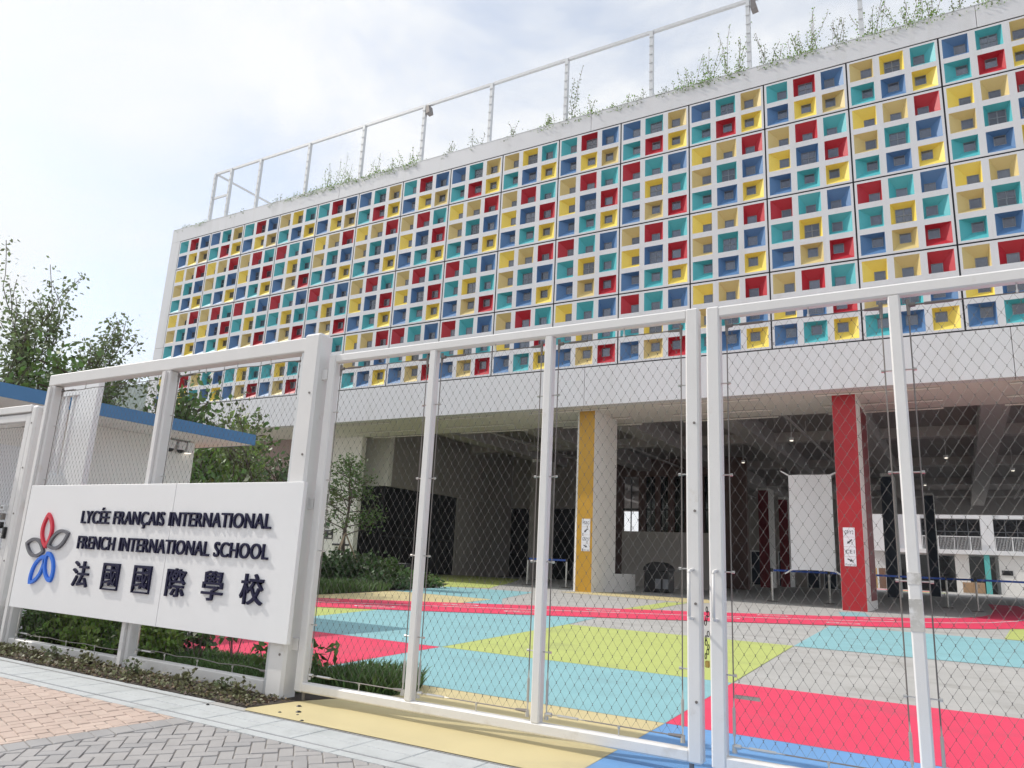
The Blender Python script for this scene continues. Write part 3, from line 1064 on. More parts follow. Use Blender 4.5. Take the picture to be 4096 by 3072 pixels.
def turnbuckle(mb, a, b, r=0.012):
    a, b = Vector(a), Vector(b)
    L = b - a
    mb.tube(a, a + L * 0.14, 0.02, 0.018, 8)
    mb.tube(a + L * 0.14, a + L * 0.3, 0.007, 0.007, 6)
    mb.tube(a + L * 0.3, a + L * 0.82, r, r, 8)
    mb.tube(a + L * 0.82, b, 0.007, 0.005, 6)


def bay(parent, x0, x1, z0, z1, y, sag=0.0):
    """border cables, eye bolts, turnbuckles and the wire mesh of one opening x0..x1, z0..z1"""
    o = 0.052
    xa, xb, za, zb = x0 + o, x1 - o, z0 + 0.075, z1 - 0.075
    wiremesh(xa, xb, za, zb, y, 'wire_mesh', parent)
    fm = m_steel if z0 < 2 else m_dsteel
    for x, s, w in ((xa, -1, x0), (xb, 1, x1)):
        MB().tube((x, y, z0 + .06), (x, y, z1 - .06), 0.0055, 0.0055, 5).build('border_cable', m_dsteel, parent)
        q = MB()
        turnbuckle(q, (x, y, z0 + .03), (x, y, z0 + .42))
        q.build('turnbuckle', m_steel, parent)
        MB().tube((x, y, z1 - .16), (x, y, z1 - .03), 0.011, 0.016, 8).build('cable_end', m_dsteel, parent)
        k = max(1, int((z1 - z0) / 0.78))
        for i in range(k):
            z = z0 + (z1 - z0) * (i + 0.75) / (k + 0.5)
            q = MB()
            eye(q, (w, y, z), (-s, 0, 0))
            q.build('eye_bolt', m_steel, parent)
    for z, s, w in ((za, -1, z0), (zb, 1, z1)):
        n = 3
        xs_ = np.linspace(x0 + .06, x1 - .06, n * 5 + 1)
        pts = [(x, y, z + sag * math.sin(math.pi * ((i % 5) / 5)) * 1.0) for i, x in enumerate(xs_)]
        MB().path(pts, 0.0055, 5).build('border_cable', m_dsteel, parent)
        q = MB()
        turnbuckle(q, (x0 + .05, y, z), (x0 + .42, y, z))
        q.build('turnbuckle', fm if s < 0 else m_dsteel, parent)
        MB().tube((x1 - .05, y, z), (x1 - .17, y, z), 0.018, 0.01, 8).build('cable_end', m_dsteel, parent)
        for f in (0.55,) if x1 - x0 < 2 else (0.25, 0.5, 0.75):
            q = MB()
            eye(q, (x0 + (x1 - x0) * f, y, w), (0, 0, -s))
            q.build('eye_bolt', m_steel, parent)


def leaf(name, label, x0, x1, z0, z1, mulls, hx, stile=0.115):
    t = thing(name, label, 'gate', ((x0 + x1) / 2, GY, 0), 'two leaves of the sliding main gate')
    y0, y1 = GY, GY + 0.1
    rb, rt = 0.1, 0.1
    box('stile', m_paint, t, x0, x0 + stile, y0, y1, z0, z1, c=0.014)
    box('stile', m_paint, t, x1 - stile, x1, y0, y1, z0, z1, c=0.014)
    box('top_rail', m_paint, t, x0 + stile - .012, x1 - stile + .012, y0 + .003, y1 - .003, z1 - rt, z1 - .003, c=0.014)
    box('bottom_rail', m_grimy, t, x0 + stile - .012, x1 - stile + .012, y0 + .003, y1 - .003, z0 + .003, z0 + rb, c=0.014)
    edges = [x0 + stile]
    for c in mulls:
        box('mullion', m_paint, t, c - .043, c + .043, y0 + .004, y1 - .004, z0 + rb - .01, z1 - rt + .01, c=0.012)
        edges += [c - .043, c + .043]
    edges.append(x1 - stile)
    for a, b in zip(edges[::2], edges[1::2]):
        bay(t, a, b, z0 + rb, z1 - rt, (y0 + y1) / 2)
    hb = MB()                                         # pull handle: bent rod on two stand-offs
    ya = y0 - 0.09
    pts = [(hx, y0 + .002, 1.545), (hx, ya + .02, 1.54), (hx, ya, 1.52), (hx, ya, 1.19), (hx, ya + .02, 1.17), (hx, y0 + .002, 1.165)]
    hb.path(pts, 0.0125, 8)
    hb.dome((hx, y0 - .001, 1.545), 0.02, 0.016)
    hb.dome((hx, y0 - .001, 1.165), 0.02, 0.016)
    hb.build('handle', m_paint, t, True)
    bl = MB()
    for z in np.arange(z0 + .45, z1 - .3, 0.74):
        for x in (x0 + stile / 2, x1 - stile / 2):
            pass
        bl.tube((x1 - .04, y0 - .006, z), (x1 - .04, y0 + .01, z), 0.012, 0.012, 6)
    tag(bl.build('bolt_heads', m_dsteel, t), kind='stuff')
    for x in (x0 + .1, x1 - .1):
        MB().tube((x, GY + .06, 0.01), (x, GY + .06, z0 + .01), 0.02, 0.02, 8).build('drop_bolt', m_dsteel, t)
    return t


lg = leaf('gate_leaf', 'white steel gate leaf with wire mesh next to the sign board', -6.21, -1.83, 0.09, 3.79, (-4.7, -3.305), -1.895)
rg = leaf('gate_leaf', 'white steel gate leaf with wire mesh in front of the red column', -1.76, 2.66, 0.08, 3.78, (-0.3, 1.155), -1.7)
mb = MB().box(-1.6, -1.41, GY + .1, GY + .13, 0.59, 0.615)
mb.build('latch_bar', m_steel, rg)
for z0_, z1_ in ((1.52, 1.6), (1.2, 1.42)):
    MB().box(-0.3435, -0.2565, GY + .0015, GY + .098, z0_, z1_).build('tape_patch', m_tape, rg)

# chain and padlock hanging between the leaves
t = thing('chain', 'black security chain with brass padlock hanging between the two gate leaves', 'chain', (-1.795, GY + .06, 1.0))
mb = MB()
zz = 1.26
for k in range(11):
    if 3 < k < 5:
        zz -= 0.05
        continue
    x = -1.795 + 0.012 * math.sin(k * 1.7)
    pts = []
    for i in range(9):
        a = 2 * math.pi * i / 8
        if k % 2:
            pts.append((x + .009 * math.cos(a), GY + .05, zz - .02 + .022 * math.sin(a)))
        else:
            pts.append((x + .004 * math.cos(a), GY + .05 + .009 * math.cos(a), zz - .02 + .022 * math.sin(a)))
    mb.path(pts, 0.0035, 5)
    zz -= 0.034
mb.build('links', m_black, t)
MB().cbox(-1.81, -1.778, GY + .035, GY + .065, 0.8, 0.85, 0.005).build('padlock', m_brass, t)


def post(name, label, x0, x1, y0, y1, z1, z0=-0.06):
    t = thing(name, label, 'post', ((x0 + x1) / 2, (y0 + y1) / 2, z0))
    box('shaft', m_paint, t, x0, x1, y0, y1, z0, z1, c=0.03)
    b = MB()
    for z in np.arange(0.45, z1 - .2, 0.72):
        b.tube((x1 - .08, y0 - .008, z), (x1 - .08, y0 + .01, z), 0.014, 0.014, 6)
    tag(b.build('bolt_heads', m_dsteel, t), kind='stuff')
    for z in (0.5, 2.0, 3.5):
        box('hinge_plate', m_paint, t, x1 - .01, x1 + .085, y0 + .09, y0 + .13, z, z + .12)
    return t


post('gate_post', 'thick white gate post between the sign board and the gate', -6.57, -6.3, 6.07, 6.3, 4.06)
post('gate_post', 'thick white gate post beyond the right end of the gate', 2.72, 3.02, 6.07, 6.33, 4.06)

fe = thing('fence', 'white steel framed wire mesh fence carrying the school sign board', 'fence', (-9.3, GY, 0))
for x0, x1 in ((-12.15, -11.98), (-9.3, -9.13)):
    p = box('post', m_paint, fe, x0, x1, GY - .02, GY + .14, -0.06, 3.86, c=0.014)
    box('web', m_paint, p, x0 + .05, x1 - .05, GY - .06, GY - .022, -0.05, 3.84)
box('end_channel', m_grit, fe, -6.66, -6.575, GY, GY + .1, -.04, 3.86)
box('top_rail', m_paint, fe, -12.17, -6.57, GY - .025, GY + .145, 3.863, 4.04, c=0.014)
box('bottom_rail', m_grimy, fe, -11.975, -9.305, GY, GY + .11, -0.02, 0.115, c=0.012)
box('bottom_rail', m_grimy, fe, -9.125, -6.665, GY, GY + .11, -0.02, 0.15, c=0.012)
bay(fe, -11.98, -9.3, 0.115, 3.862, GY + .08, -0.012)
bay(fe, -9.13, -6.66, 0.15, 3.862, GY + .08, 0.018)

sg = thing('sign_board', 'wide white board with navy school lettering in French English and Chinese', 'sign', (-9.27, 6.0, 0.52))
for a, b in ((-11.83, -8.456), (-8.45, -6.225)):
    box('sign_panel', m_sign, sg, a, b, 6.0, 6.055, 0.565, 2.29, c=0.004)
for x in (-11.0, -9.2, -7.4):
    box('bracket', m_paint, sg, x - .06, x + .06, 6.056, 6.118, 0.9, 2.1)


def text_mesh(body, offset, res=4):
    cu = bpy.data.curves.new('txt', 'FONT')
    cu.body = body
    cu.offset = offset
    cu.resolution_u = res
    cu.space_character = 1.05
    cu.space_word = 1.15
    ob = bpy.data.objects.new('txt', cu)
    COL.objects.link(ob)
    cu.extrude = 0.5
    dg = bpy.context.evaluated_depsgraph_get()
    dg.update()
    me = bpy.data.meshes.new_from_object(ob.evaluated_get(dg))
    v = np.array([p.co for p in me.vertices])
    f = [tuple(p.vertices) for p in me.polygons]
    bpy.data.objects.remove(ob)
    bpy.data.curves.remove(cu)
    bpy.data.meshes.remove(me)
    return v, f


def glyphs(v, f):
    """split into letters: connected islands merged where they overlap in x"""
    par = list(range(len(v)))

    def fd(a):
        while par[a] != a:
            par[a] = par[par[a]]
            a = par[a]
        return a
    key = {}
    for i, p in enumerate(np.round(v, 5)):
        k = tuple(p)
        if k in key:
            par[fd(i)] = fd(key[k])
        else:
            key[k] = i
    for q in f:
        for a in q[1:]:
            par[fd(a)] = fd(q[0])
    isl = {}
    for q in f:
        isl.setdefault(fd(q[0]), []).append(q)
    items = []
    for fs in isl.values():
        ids = sorted({i for q in fs for i in q})
        items.append([v[ids, 0].min(), v[ids, 0].max(), fs])
    items.sort(key=lambda t: t[0])
    out = []
    for it in items:
        if out and it[0] < out[-1][1] - 0.35 * min(it[1] - it[0], out[-1][1] - out[-1][0]):
            out[-1][1] = max(out[-1][1], it[1])
            out[-1][2] += it[2]
        else:
            out.append(it)
    return [o[2] for o in out]


def lettering(body, x0, x1, zb, cap, y, depth, m, parent, name='letter', offset=0.006, split=True):
    v, f = text_mesh(body, offset)
    ref, _ = text_mesh('H', offset)
    h = ref[:, 1].max() - ref[:, 1].min()
    b0 = ref[:, 1].min()
    sx = (x1 - x0) / (v[:, 0].max() - v[:, 0].min())
    w = np.empty_like(v)
    w[:, 0] = x0 + (v[:, 0] - v[:, 0].min()) * sx
    w[:, 2] = zb + (v[:, 1] - b0) / h * cap
    w[:, 1] = y - depth * (v[:, 2] + 0.5)
    for fs in (glyphs(v, f) if split else [f]):
        ids = sorted({i for q in fs for i in q})
        mp_ = {i: k for k, i in enumerate(ids)}
        MB().add(w[ids].tolist(), [tuple(mp_[i] for i in q) for q in fs]).build(name, m, parent)


SY = 5.9995
lettering('LYCÉE FRANÇAIS INTERNATIONAL', -10.37, -6.66, 1.762, 0.17, SY, 0.026, m_navy, sg)
lettering('FRENCH INTERNATIONAL SCHOOL', -10.36, -6.65, 1.425, 0.17, SY, 0.026, m_navy, sg)
for ch, xc in zip('法國國際學校', (-10.17, -9.5, -8.84, -8.17, -7.5, -6.84)):
    v, f = text_mesh(ch, 0.009)
    s = 0.335 / (v[:, 1].max() - v[:, 1].min())
    w = np.empty_like(v)
    w[:, 0] = xc + (v[:, 0] - (v[:, 0].max() + v[:, 0].min()) / 2) * s * 1.08
    w[:, 2] = 0.93 + (v[:, 1] - v[:, 1].min()) * s
    w[:, 1] = SY - 0.028 * (v[:, 2] + 0.5)
    MB().add(w.tolist(), f).build('letter', m_navy, sg)


def petal(A, B, wd, st, m, fat=0.8):
    A, B = Vector(A), Vector(B)
    d = (B - A)
    L = d.length
    d.normalize()
    q = Vector((-d.y, d.x))
    n = 14

    def outline(k):
        l0, l1, w_ = st * k * 1.3, L - st * k * 1.3, wd / 2 - st * k
        pts = []
        for i in range(n + 1):
            t = i / n
            pts.append(A + d * (l0 + (l1 - l0) * t) + q * w_ * math.sin(math.pi * t) ** fat)
        for i in range(n - 1, 0, -1):
            t = i / n
            pts.append(A + d * (l0 + (l1 - l0) * t) - q * w_ * math.sin(math.pi * t) ** fat)
        return pts
    o, i_ = outline(0), outline(1)
    N = len(o)
    vs = [(p.x, SY - .034, p.y) for p in o] + [(p.x, SY - .034, p.y) for p in i_] + [(p.x, SY, p.y) for p in o] + [(p.x, SY, p.y) for p in i_]
    fs = []
    for k in range(N):
        j = (k + 1) % N
        fs += [(k, j, N + j, N + k), (k, 2 * N + k, 2 * N + j, j), (N + k, N + j, 3 * N + j, 3 * N + k)]
    MB().add(vs, fs).build('petal', m, sg)


petal((-11.2, 1.9), (-11.13, 1.4), 0.29, 0.048, m_lred)
petal((-10.6, 1.63), (-11.08, 1.43), 0.26, 0.045, m_lgrey)
petal((-11.65, 1.46), (-11.14, 1.35), 0.27, 0.045, m_lgrey)
petal((-11.38, 0.9), (-11.09, 1.31), 0.25, 0.045, m_lblue, 0.7)
petal((-10.85, 0.95), (-11.05, 1.36), 0.25, 0.045, m_lblue, 0.6)

# ---- side gate at the left, card readers on its post
sgate = thing('side_gate', 'narrow white mesh pedestrian gate at the left edge of the picture', 'gate', (-13.5, 6.3, 0))
box('stile', m_paint, sgate, -12.96, -12.82, 6.28, 6.38, 0.08, 3.5, c=0.012)
box('stile', m_paint, sgate, -14.6, -14.46, 6.28, 6.38, 0.08, 3.5, c=0.012)
box('top_rail', m_paint, sgate, -14.47, -12.95, 6.283, 6.377, 3.37, 3.497, c=0.012)
box('bottom_rail', m_paint, sgate, -14.47, -12.95, 6.283, 6.377, 0.083, 0.25, c=0.012)
bay(sgate, -14.46, -12.96, 0.25, 3.37, 6.33)
hb = MB().path([(-12.99, 6.28, 1.36), (-12.99, 6.2, 1.36), (-12.99, 6.2, 1.0), (-12.99, 6.28, 1.0)], 0.014, 8)
hb.build('handle', m_paint, sgate)
post('side_gate_post', 'white post of the side gate with card readers beside it', -12.8, -12.64, 6.26, 6.4, 3.62)
box('head_beam', m_paint, sgate, -16, -12.81, 6.26, 6.4, 3.52, 3.64, c=0.01)
for z, hgt, wd, m, lab in ((1.93, .09, .11, m_grit, 'grey square call plate on the side gate, top of three'), (1.79, .1, .12, m_dsteel, 'dark green tinted reader box on the side gate, middle of three'), (1.655, .1, .11, m_black, 'small black reader box on the side gate, lowest of three')):
    t = thing('card_reader', lab, 'card reader', (-13.03, 6.27, z), 'readers on the side gate')
    MB().cbox(-13.03 - wd / 2, -13.03 + wd / 2, 6.22, 6.278, z, z + hgt, 0.008).build('case', m, t)
    MB().box(-13.03 - wd * .3, -13.03 + wd * .3, 6.215, 6.2195, z + hgt * .35, z + hgt * .7).build('face_plate', m_dsteel if m is m_grit else m_frame, t)
t = thing('lock_box', 'narrow upright black lock box on the stile of the side gate', 'lock', (-12.88, 6.27, 1.5))
MB().cbox(-12.91, -12.85, 6.23, 6.278, 1.5, 1.68, 0.008).build('case', m_black, t)
MB().tube((-12.88, 6.215, 1.56), (-12.88, 6.2295, 1.56), 0.014, 0.014, 8).build('keyhole', m_steel, t)

# ---- louvred white cabinet behind the fence
cb = thing('louvred_screen', 'white slotted metal screen standing behind the left fence bay', 'screen', (-13.2, 7.1, 0))
MB().box(-13.75, -12.5, 7.1, 7.2, 4.0, 4.24).box(-13.75, -13.6, 7.1, 7.2, 0.01, 3.999).box(-13.02, -12.5, 7.1, 7.2, 0.01, 3.999).box(-13.599, -13.021, 7.1, 7.2, 0.01, 2.6).build('housing', m_white, cb)
for x in (-13.47, -13.25, -13.1):
    box('slat', m_white, cb, x - .03, x + .03, 7.12, 7.18, 2.601, 3.999)

# ================================================================== GUARD HOUSE
gh = thing('guard_house', 'cream guard house with a flat blue edged roof behind the fence', 'guard house', (-19, 8, 0))
box('wall', m_cream, gh, -23.5, -16.2, 6.5, 11.85, -0.02, 4.0)
rof = box('roof', m_cream, gh, -26, -14.83, 5.63, 12.47, 4.003, 4.2)
box('fascia', m_blueroof, rof, -14.829, -14.8, 5.6, 12.5, 4.0, 4.26)
box('fascia', m_blueroof, rof, -26, -14.831, 12.471, 12.5, 4.0, 4.26)
box('fascia', m_blueroof, rof, -26, -14.831, 5.6, 5.629, 4.0, 4.26)
box('roof_gravel', m_grit, rof, -25.9, -14.84, 5.7, 12.46, 4.201, 4.22)
box('door', m_white, gh, -16.199, -16.15, 7.0, 8.6, 0, 3.3)
for y, lab in ((11.1, 'left one of two white dome cameras under the guard house roof'), (11.38, 'right one of two white dome cameras under the guard house roof')):
    t = thing('dome_camera', lab, 'camera', (-16.1, y, 3.75), 'dome cameras on the guard house')
    MB().box(-16.198, -16.02, y - .1, y + .1, 3.84, 3.95).build('bracket', m_white, t)
    MB().tube((-16.08, y, 3.76), (-16.08, y, 3.839), 0.1, 0.1, 12).build('housing', m_white, t)
    MB().dome((-16.08, y, 3.759), 0.085, 0.08, 12, 4, 0, -1).build('dome', m_black, t, True)
t = thing('wall_light', 'slim white box light under the guard house roof right of the cameras', 'light', (-16.12, 11.62, 3.7))
MB().cbox(-16.198, -16.05, 11.54, 11.7, 3.72, 3.98, 0.01).build('housing', m_white, t)
MB().box(-16.18, -16.07, 11.56, 11.68, 3.708, 3.719).build('diffuser', m_lamp, t)
# ================================================================== THINGS IN THE UNDERCROFT
bn_ = thing('banner', 'blank white banner tied up beside the red column', 'banner', (-6.7, 43, 1.7))
mb = MB()
nx_, nz_ = 10, 16
vs, fs = [], []
for j in range(nz_ + 1):
    for i in range(nx_ + 1):
        u, v_ = i / nx_, j / nz_
        vs.append((-7.86 + 2.2 * u, 43 + 0.05 * math.sin(u * 7 + v_ * 3) + 0.04 * math.sin(v_ * 9), 1.75 + 5.08 * v_ + 0.05 * math.sin(u * math.pi) * (1 - v_)))
for j in range(nz_):
    for i in range(nx_):
        k = j * (nx_ + 1) + i
        fs.append((k, k + 1, k + nx_ + 2, k + nx_ + 1))
mb.add(vs, fs).build('sheet', m_white, bn_, True)
for a, b in (((-7.84, 43, 6.8), (-8.25, 43, 7.05)), ((-7.84, 43, 1.78), (-8.2, 43, 1.55)), ((-5.68, 43, 6.8), (-5.05, 43, 7.1)), ((-5.68, 43, 1.78), (-5.05, 43, 1.4))):
    MB().tube(a, b, 0.05, 0.035, 6).build('tie', m_white, bn_)
MB().tube((-8.25, 43, 7.05), (-8.6, 43.2, 10.46), 0.008, 0.008, 4).tube((-8.2, 43, 1.55), (-8.7, 43.2, 0.03), 0.008, 0.008, 4).build('guy_line', m_wire, bn_)


def notice(label, x0, x1, z0, z1, y, words):
    t = thing('paper_notice', label, 'notice', ((x0 + x1) / 2, y, z0), 'direction notices on the columns')
    n = 4
    h = (z1 - z0) / n
    for k in range(n):
        zt = z1 - k * h
        s = box('sheet', m_paper, t, x0, x1, y - 0.006, y, zt - h + 0.008, zt)
        w = words[k]
        cx = (x0 + x1) / 2
        if w in ('dl', 'dr'):
            sgn = -1 if w == 'dl' else 1
            a, b = Vector((cx - sgn * .12, zt - h * .24)), Vector((cx + sgn * .11, zt - h * (.68 if k == 1 else .5)))
            d = (b - a).normalized()
            q = Vector((-d.y, d.x))
            e = b - d * 0.12
            P_ = [a + q * .03, e + q * .03, e + q * .075, b, e - q * .075, e - q * .03, a - q * .03]
            MB().add([(p.x, y - .009, p.y) for p in P_], [tuple(range(7))]).build('arrow', m_ink, s)
            if k == 3:
                lettering('Pick-up', x0 + .04, x1 - .04, zt - h + 0.04, 0.085, y - .0062, .003, m_ink, s, 'words', 0.0, False)
        else:
            lettering(w, x0 + .06, x1 - .06, zt - h * .68, 0.17, y - .0062, .003, m_ink, s, 'words', 0.0, False)


notice('strip of white direction notices taped to the gold column', -18.72, -18.19, 2.25, 4.08, 39.767, ('MS/RC', 'dl', 'GS/Y1', 'dr'))
notice('strip of white direction notices taped to the red column', -4.83, -4.31, 2.04, 3.86, 39.767, ('CP/Y2', 'dl', 'CE1', 'dr'))


def stanchion(label, x, y, to=None):
    t = thing('barrier_post', label, 'barrier post', (x, y, 0), 'belt barrier posts in the undercroft')
    MB().tube((x, y, 0.016), (x, y, 0.05), 0.34, 0.3, 16).build('base', m_dsteel, t)
    MB().tube((x, y, 0.05), (x, y, 1.62), 0.055, 0.055, 8).build('tube', m_steel, t)
    MB().tube((x, y, 1.62), (x, y, 1.82), 0.08, 0.08, 10).build('belt_head', m_black, t)
    if to:
        a, b = Vector((x, y, 0)), Vector((*to, 0))
        MB().add([(x, y, 1.66), (to[0], to[1], 1.66), (to[0], to[1], 1.77), (x, y, 1.77)], [(0, 1, 2, 3)]).build('belt', m_belt, t)


stanchion('barrier post at the left end of the short blue belt left of the gold column', -25.2, 45.2, (-22.0, 44.6))
stanchion('barrier post at the right end of the short blue belt left of the gold column', -22.0, 44.6)
stanchion('barrier post standing behind the short blue belt left of the gold column', -23.6, 49.0)
stanchion('barrier post between the gate stiles and the white banner', -9.3, 45.0, (-6.6, 47.2))
stanchion('barrier post below the white banner', -6.6, 47.2, (-0.9, 54))
stanchion('barrier post right of the red column behind the wide mullion', -0.9, 54.0, (0.6, 50.6))
stanchion('barrier post nearest the right edge standing on the shaded track', 0.6, 50.6, (6.5, 52))
stanchion('barrier post at the far right end of the long blue belt', 6.5, 52)

t = thing('recycling_bin', 'dark hooded recycling bin with pale labels beside the white plinth wall', 'bin', (-16.7, 47.2, 0))
MB().cbox(-17.5, -15.9, 46.6, 47.8, 0.02, 1.35, 0.05).build('body', m_black, t)
prof_ = [(math.cos(a) * 0.85, math.sin(a) * 0.55) for a in np.linspace(0, math.pi, 10)]
vs = [(-16.7 + px, 46.55, 1.35 + pz) for px, pz in prof_] + [(-16.7 + px, 47.85, 1.35 + pz) for px, pz in prof_]
n = len(prof_)
MB().add(vs, [tuple(range(n))[::-1], tuple(range(n, 2 * n))] + [(i, i + 1, n + i + 1, n + i) for i in range(n - 1)] + [(n - 1, 0, n, 2 * n - 1)]).build('hood', m_black, t)
for a in (-16.75, -16.25):
    box('label', m_frame, t, a, a + .36, 46.585, 46.597, 0.25, 0.85)
t = thing('carton', 'brown cardboard carton under the balcony of the far block', 'carton', (1.2, 133, 0))
MB().cbox(-0.1, 2.7, 132, 134, 0.1, 1.6, 0.03).build('body', m_carton, t)
box('tape', m_cream, t, -0.11, 2.71, 132.9, 133.1, 1.601, 1.61)
t = thing('uplight', 'small black garden spotlight with a warm glow in the shrub bed', 'spotlight', (-24.2, 30.6, 0))
MB().cbox(-24.42, -24.0, 30.5, 30.9, 0.02, 0.42, 0.02).build('base', m_black, t)
MB().cbox(-24.45, -23.98, 30.5, 30.95, 0.75, 1.15, 0.02).build('lamp_head', m_black, t)
MB().box(-24.3, -24.1, 30.65, 30.8, 0.42, 0.75).build('lamp', m_warm, t)

# ================================================================== FAR BLOCK BEHIND THE UNDERCROFT
fb = thing('far_block', 'white balcony block seen through the undercroft at the right', 'building', (0, 141, 0))
box('wall', m_white, fb, -40, 40, 141.5, 150, -0.02, 26)
box('end_wing', m_white, fb, -13.5, -9.6, 138.5, 141.45, 6.0, 22)
box('floor_slab', m_white, fb, -9.5, 40, 138.6, 141.45, 5.85, 6.5)
for x in (2.95, 12.6, 22.4, -9.3):
    box('pier', m_white, fb, x, x + 1.7 if x > 0 else x + 4.0, 139.4, 141.44, 6.51, 13.5)
box('lintel', m_white, fb, -9.4, 40, 139.6, 141.43, 11.4, 13.4)
for a, b in ((-5.2, 2.9), (4.7, 12.5), (14.4, 22.3)):
    w = box('window_band', m_dglass, fb, a, b, 141.2, 141.44, 6.52, 11.38)
    fr = MB()
    for x in np.linspace(a, b, 6):
        fr.box(x - .05, x + .05, 141.1, 141.19, 6.52, 11.38)
    fr.box(a, b, 141.1, 141.189, 9.4, 9.5)
    fr.build('window_frame', m_frame, w)
    r = MB().box(a, b, 139.0, 139.08, 8.5, 8.62).build('balcony_rail', m_white, fb)
    bb = MB()
    for x in np.arange(a + .05, b, 0.19):
        bb.box(x, x + .045, 139.02, 139.06, 6.51, 8.5)
    for x in np.arange(a, b, 2.2):
        bb.box(x, x + .1, 138.98, 139.09, 6.51, 8.5)
    tag(bb.build('balusters', m_white, r), kind='stuff')
box('open_floor', m_dglass, fb, -9, 4.5, 141.3, 141.49, 0.0, 5.6)
box('pillar', m_colteal, fb, 3.0, 3.75, 138.8, 139.6, 0, 5.84)
box('pillar', m_cream, fb, -0.9, 1.0, 139.5, 140.5, 0, 5.84)
box('shop_wall', m_cream, fb, 4.9, 20, 139.2, 141.2, 0, 5.84)
box('notice_panel', m_black, fb, 5.2, 6.6, 139.1, 139.19, 2.9, 3.6)
for a, m in ((-13, m_gold), (-11.7, m_wood), (-10.4, m_white), (-9.4, m_colnavy)):
    box('door_panel', m, fb, a, a + 1.0, 138.0, 138.2, 0, 3.2)

# ================================================================== VEGETATION


def grow(p, d, L, r, lev, seg, tips, maxlev, kids, ang, up, taper=0.62):
    n = 4
    pts = [np.array(p, float)]
    d = np.array(d, float)
    for i in range(n):
        d = d + rng.normal(size=3) * 0.1 + np.array([0, 0, up])
        d /= np.linalg.norm(d)
        pts.append(pts[-1] + d * L / n)
    for i in range(n):
        seg.append((pts[i], pts[i + 1], r * (1 - 0.35 * i / n), r * (1 - 0.35 * (i + 1) / n)))
    if lev >= maxlev:
        tips.extend(pts[1:])
        return
    if lev >= maxlev - 1:
        tips.extend(pts[2:])
    for k in range(kids):
        t = rng.uniform(0.35, 1.0) if k else 1.0
        i = min(n, int(t * n))
        a = rng.normal(size=3)
        a -= d * (a @ d)
        a /= np.linalg.norm(a)
        nd = d * math.cos(ang) + a * math.sin(ang) * rng.uniform(0.7, 1.2)
        grow(pts[i], nd, L * rng.uniform(0.6, 0.85), r * taper, lev + 1, seg, tips, maxlev, kids, ang, up, taper)


def tree(name, label, base, H, trunk, r, kids, maxlev, ang, up, nleaf, leaf, m, spread=0.3, group=None, lean=(0, 0, 1), stems=1, minr=0.012):
    t = thing(name, label, 'tree', base, group)
    seg, tips = [], []
    for s in range(stems):
        d = np.array(lean, float) + (rng.normal(size=3) * 0.14 if stems > 1 else 0)
        d[2] = abs(d[2])
        d /= np.linalg.norm(d)
        grow(np.array(base) + (rng.normal(size=3) * [0.2, 0.2, 0] if stems > 1 else 0), d, trunk, r, 0, seg, tips, maxlev, kids, ang, up)
    mb = MB()
    for a, b, r0, r1 in seg:
        mb.tube(a, b, max(r0, minr), max(r1, minr), 7 if r0 > 0.08 else 4, 0, False)
    mb.build('trunk', m_bark, t, True)
    T = np.array(tips)
    sc = H / max(1e-3, (T[:, 2].max() - base[2]))
    P = T[rng.integers(0, len(T), nleaf)] + rng.normal(size=(nleaf, 3)) * spread
    ob = quads('crown', leaves(P, leaf, 0.1, 0.28, 0.15), m, t)
    for c in t.children:
        c.scale = (min(1.15, sc), min(1.15, sc), sc)
    return t


tree('broadleaf_tree', 'tall airy tree with upswept branches at the left edge behind the guard house', (-39.2, 17, 0), 16.2, 6.0, 0.13, 3, 4, 0.42, 0.04, 9500, 0.25, m_leafp, 0.3, 'trees behind the guard house', stems=3, minr=0.018)
tree('broadleaf_tree', 'thin twiggy tree right of the tall airy one above the blue roof edge', (-35.4, 17.5, 0), 11.2, 4.6, 0.13, 3, 4, 0.42, 0.05, 3600, 0.23, m_leafo, 0.25, 'trees behind the guard house', lean=(-0.05, 0, 1), minr=0.016)
tree('broadleaf_tree', 'dense dark green tree seen through the left fence bay', (-36.8, 22, 0), 9.9, 3.8, 0.25, 4, 3, 0.7, 0.0, 8000, 0.3, m_leaf, 0.5, 'trees behind the guard house')
tree('broadleaf_tree', 'dense tree by the middle fence post seen over the blue roof', (-33.6, 24, 0), 9.0, 3.6, 0.25, 4, 3, 0.7, 0.0, 6000, 0.3, m_leaf, 0.5, 'trees behind the guard house')
tree('broadleaf_tree', 'dark bushy tree in the gap between the guard house and the sign board', (-23.4, 18.2, 0), 4.9, 1.5, 0.12, 5, 3, 0.8, 0.0, 6000, 0.22, m_leaf, 0.3, 'trees behind the fence')
tree('broadleaf_tree', 'light green bush just above the blue roof edge', (-26.4, 19, 0), 6.3, 2.4, 0.14, 4, 3, 0.7, 0.0, 4200, 0.28, m_leafl, 0.28, 'trees behind the fence')
tree('broadleaf_tree', 'sparse multi-stemmed tree with tiny leaves in front of the facade', (-23.9, 20, 0), 8.2, 3.4, 0.06, 3, 4, 0.45, 0.05, 2600, 0.16, m_leafp, 0.22, 'trees behind the fence', stems=3, minr=0.007)
tree('broadleaf_tree', 'bushy tree by the brown wall left of the thick gate post', (-19.6, 17.6, 0), 4.6, 1.9, 0.1, 4, 3, 0.7, 0.0, 2600, 0.2, m_leafd, 0.3, 'trees behind the fence')

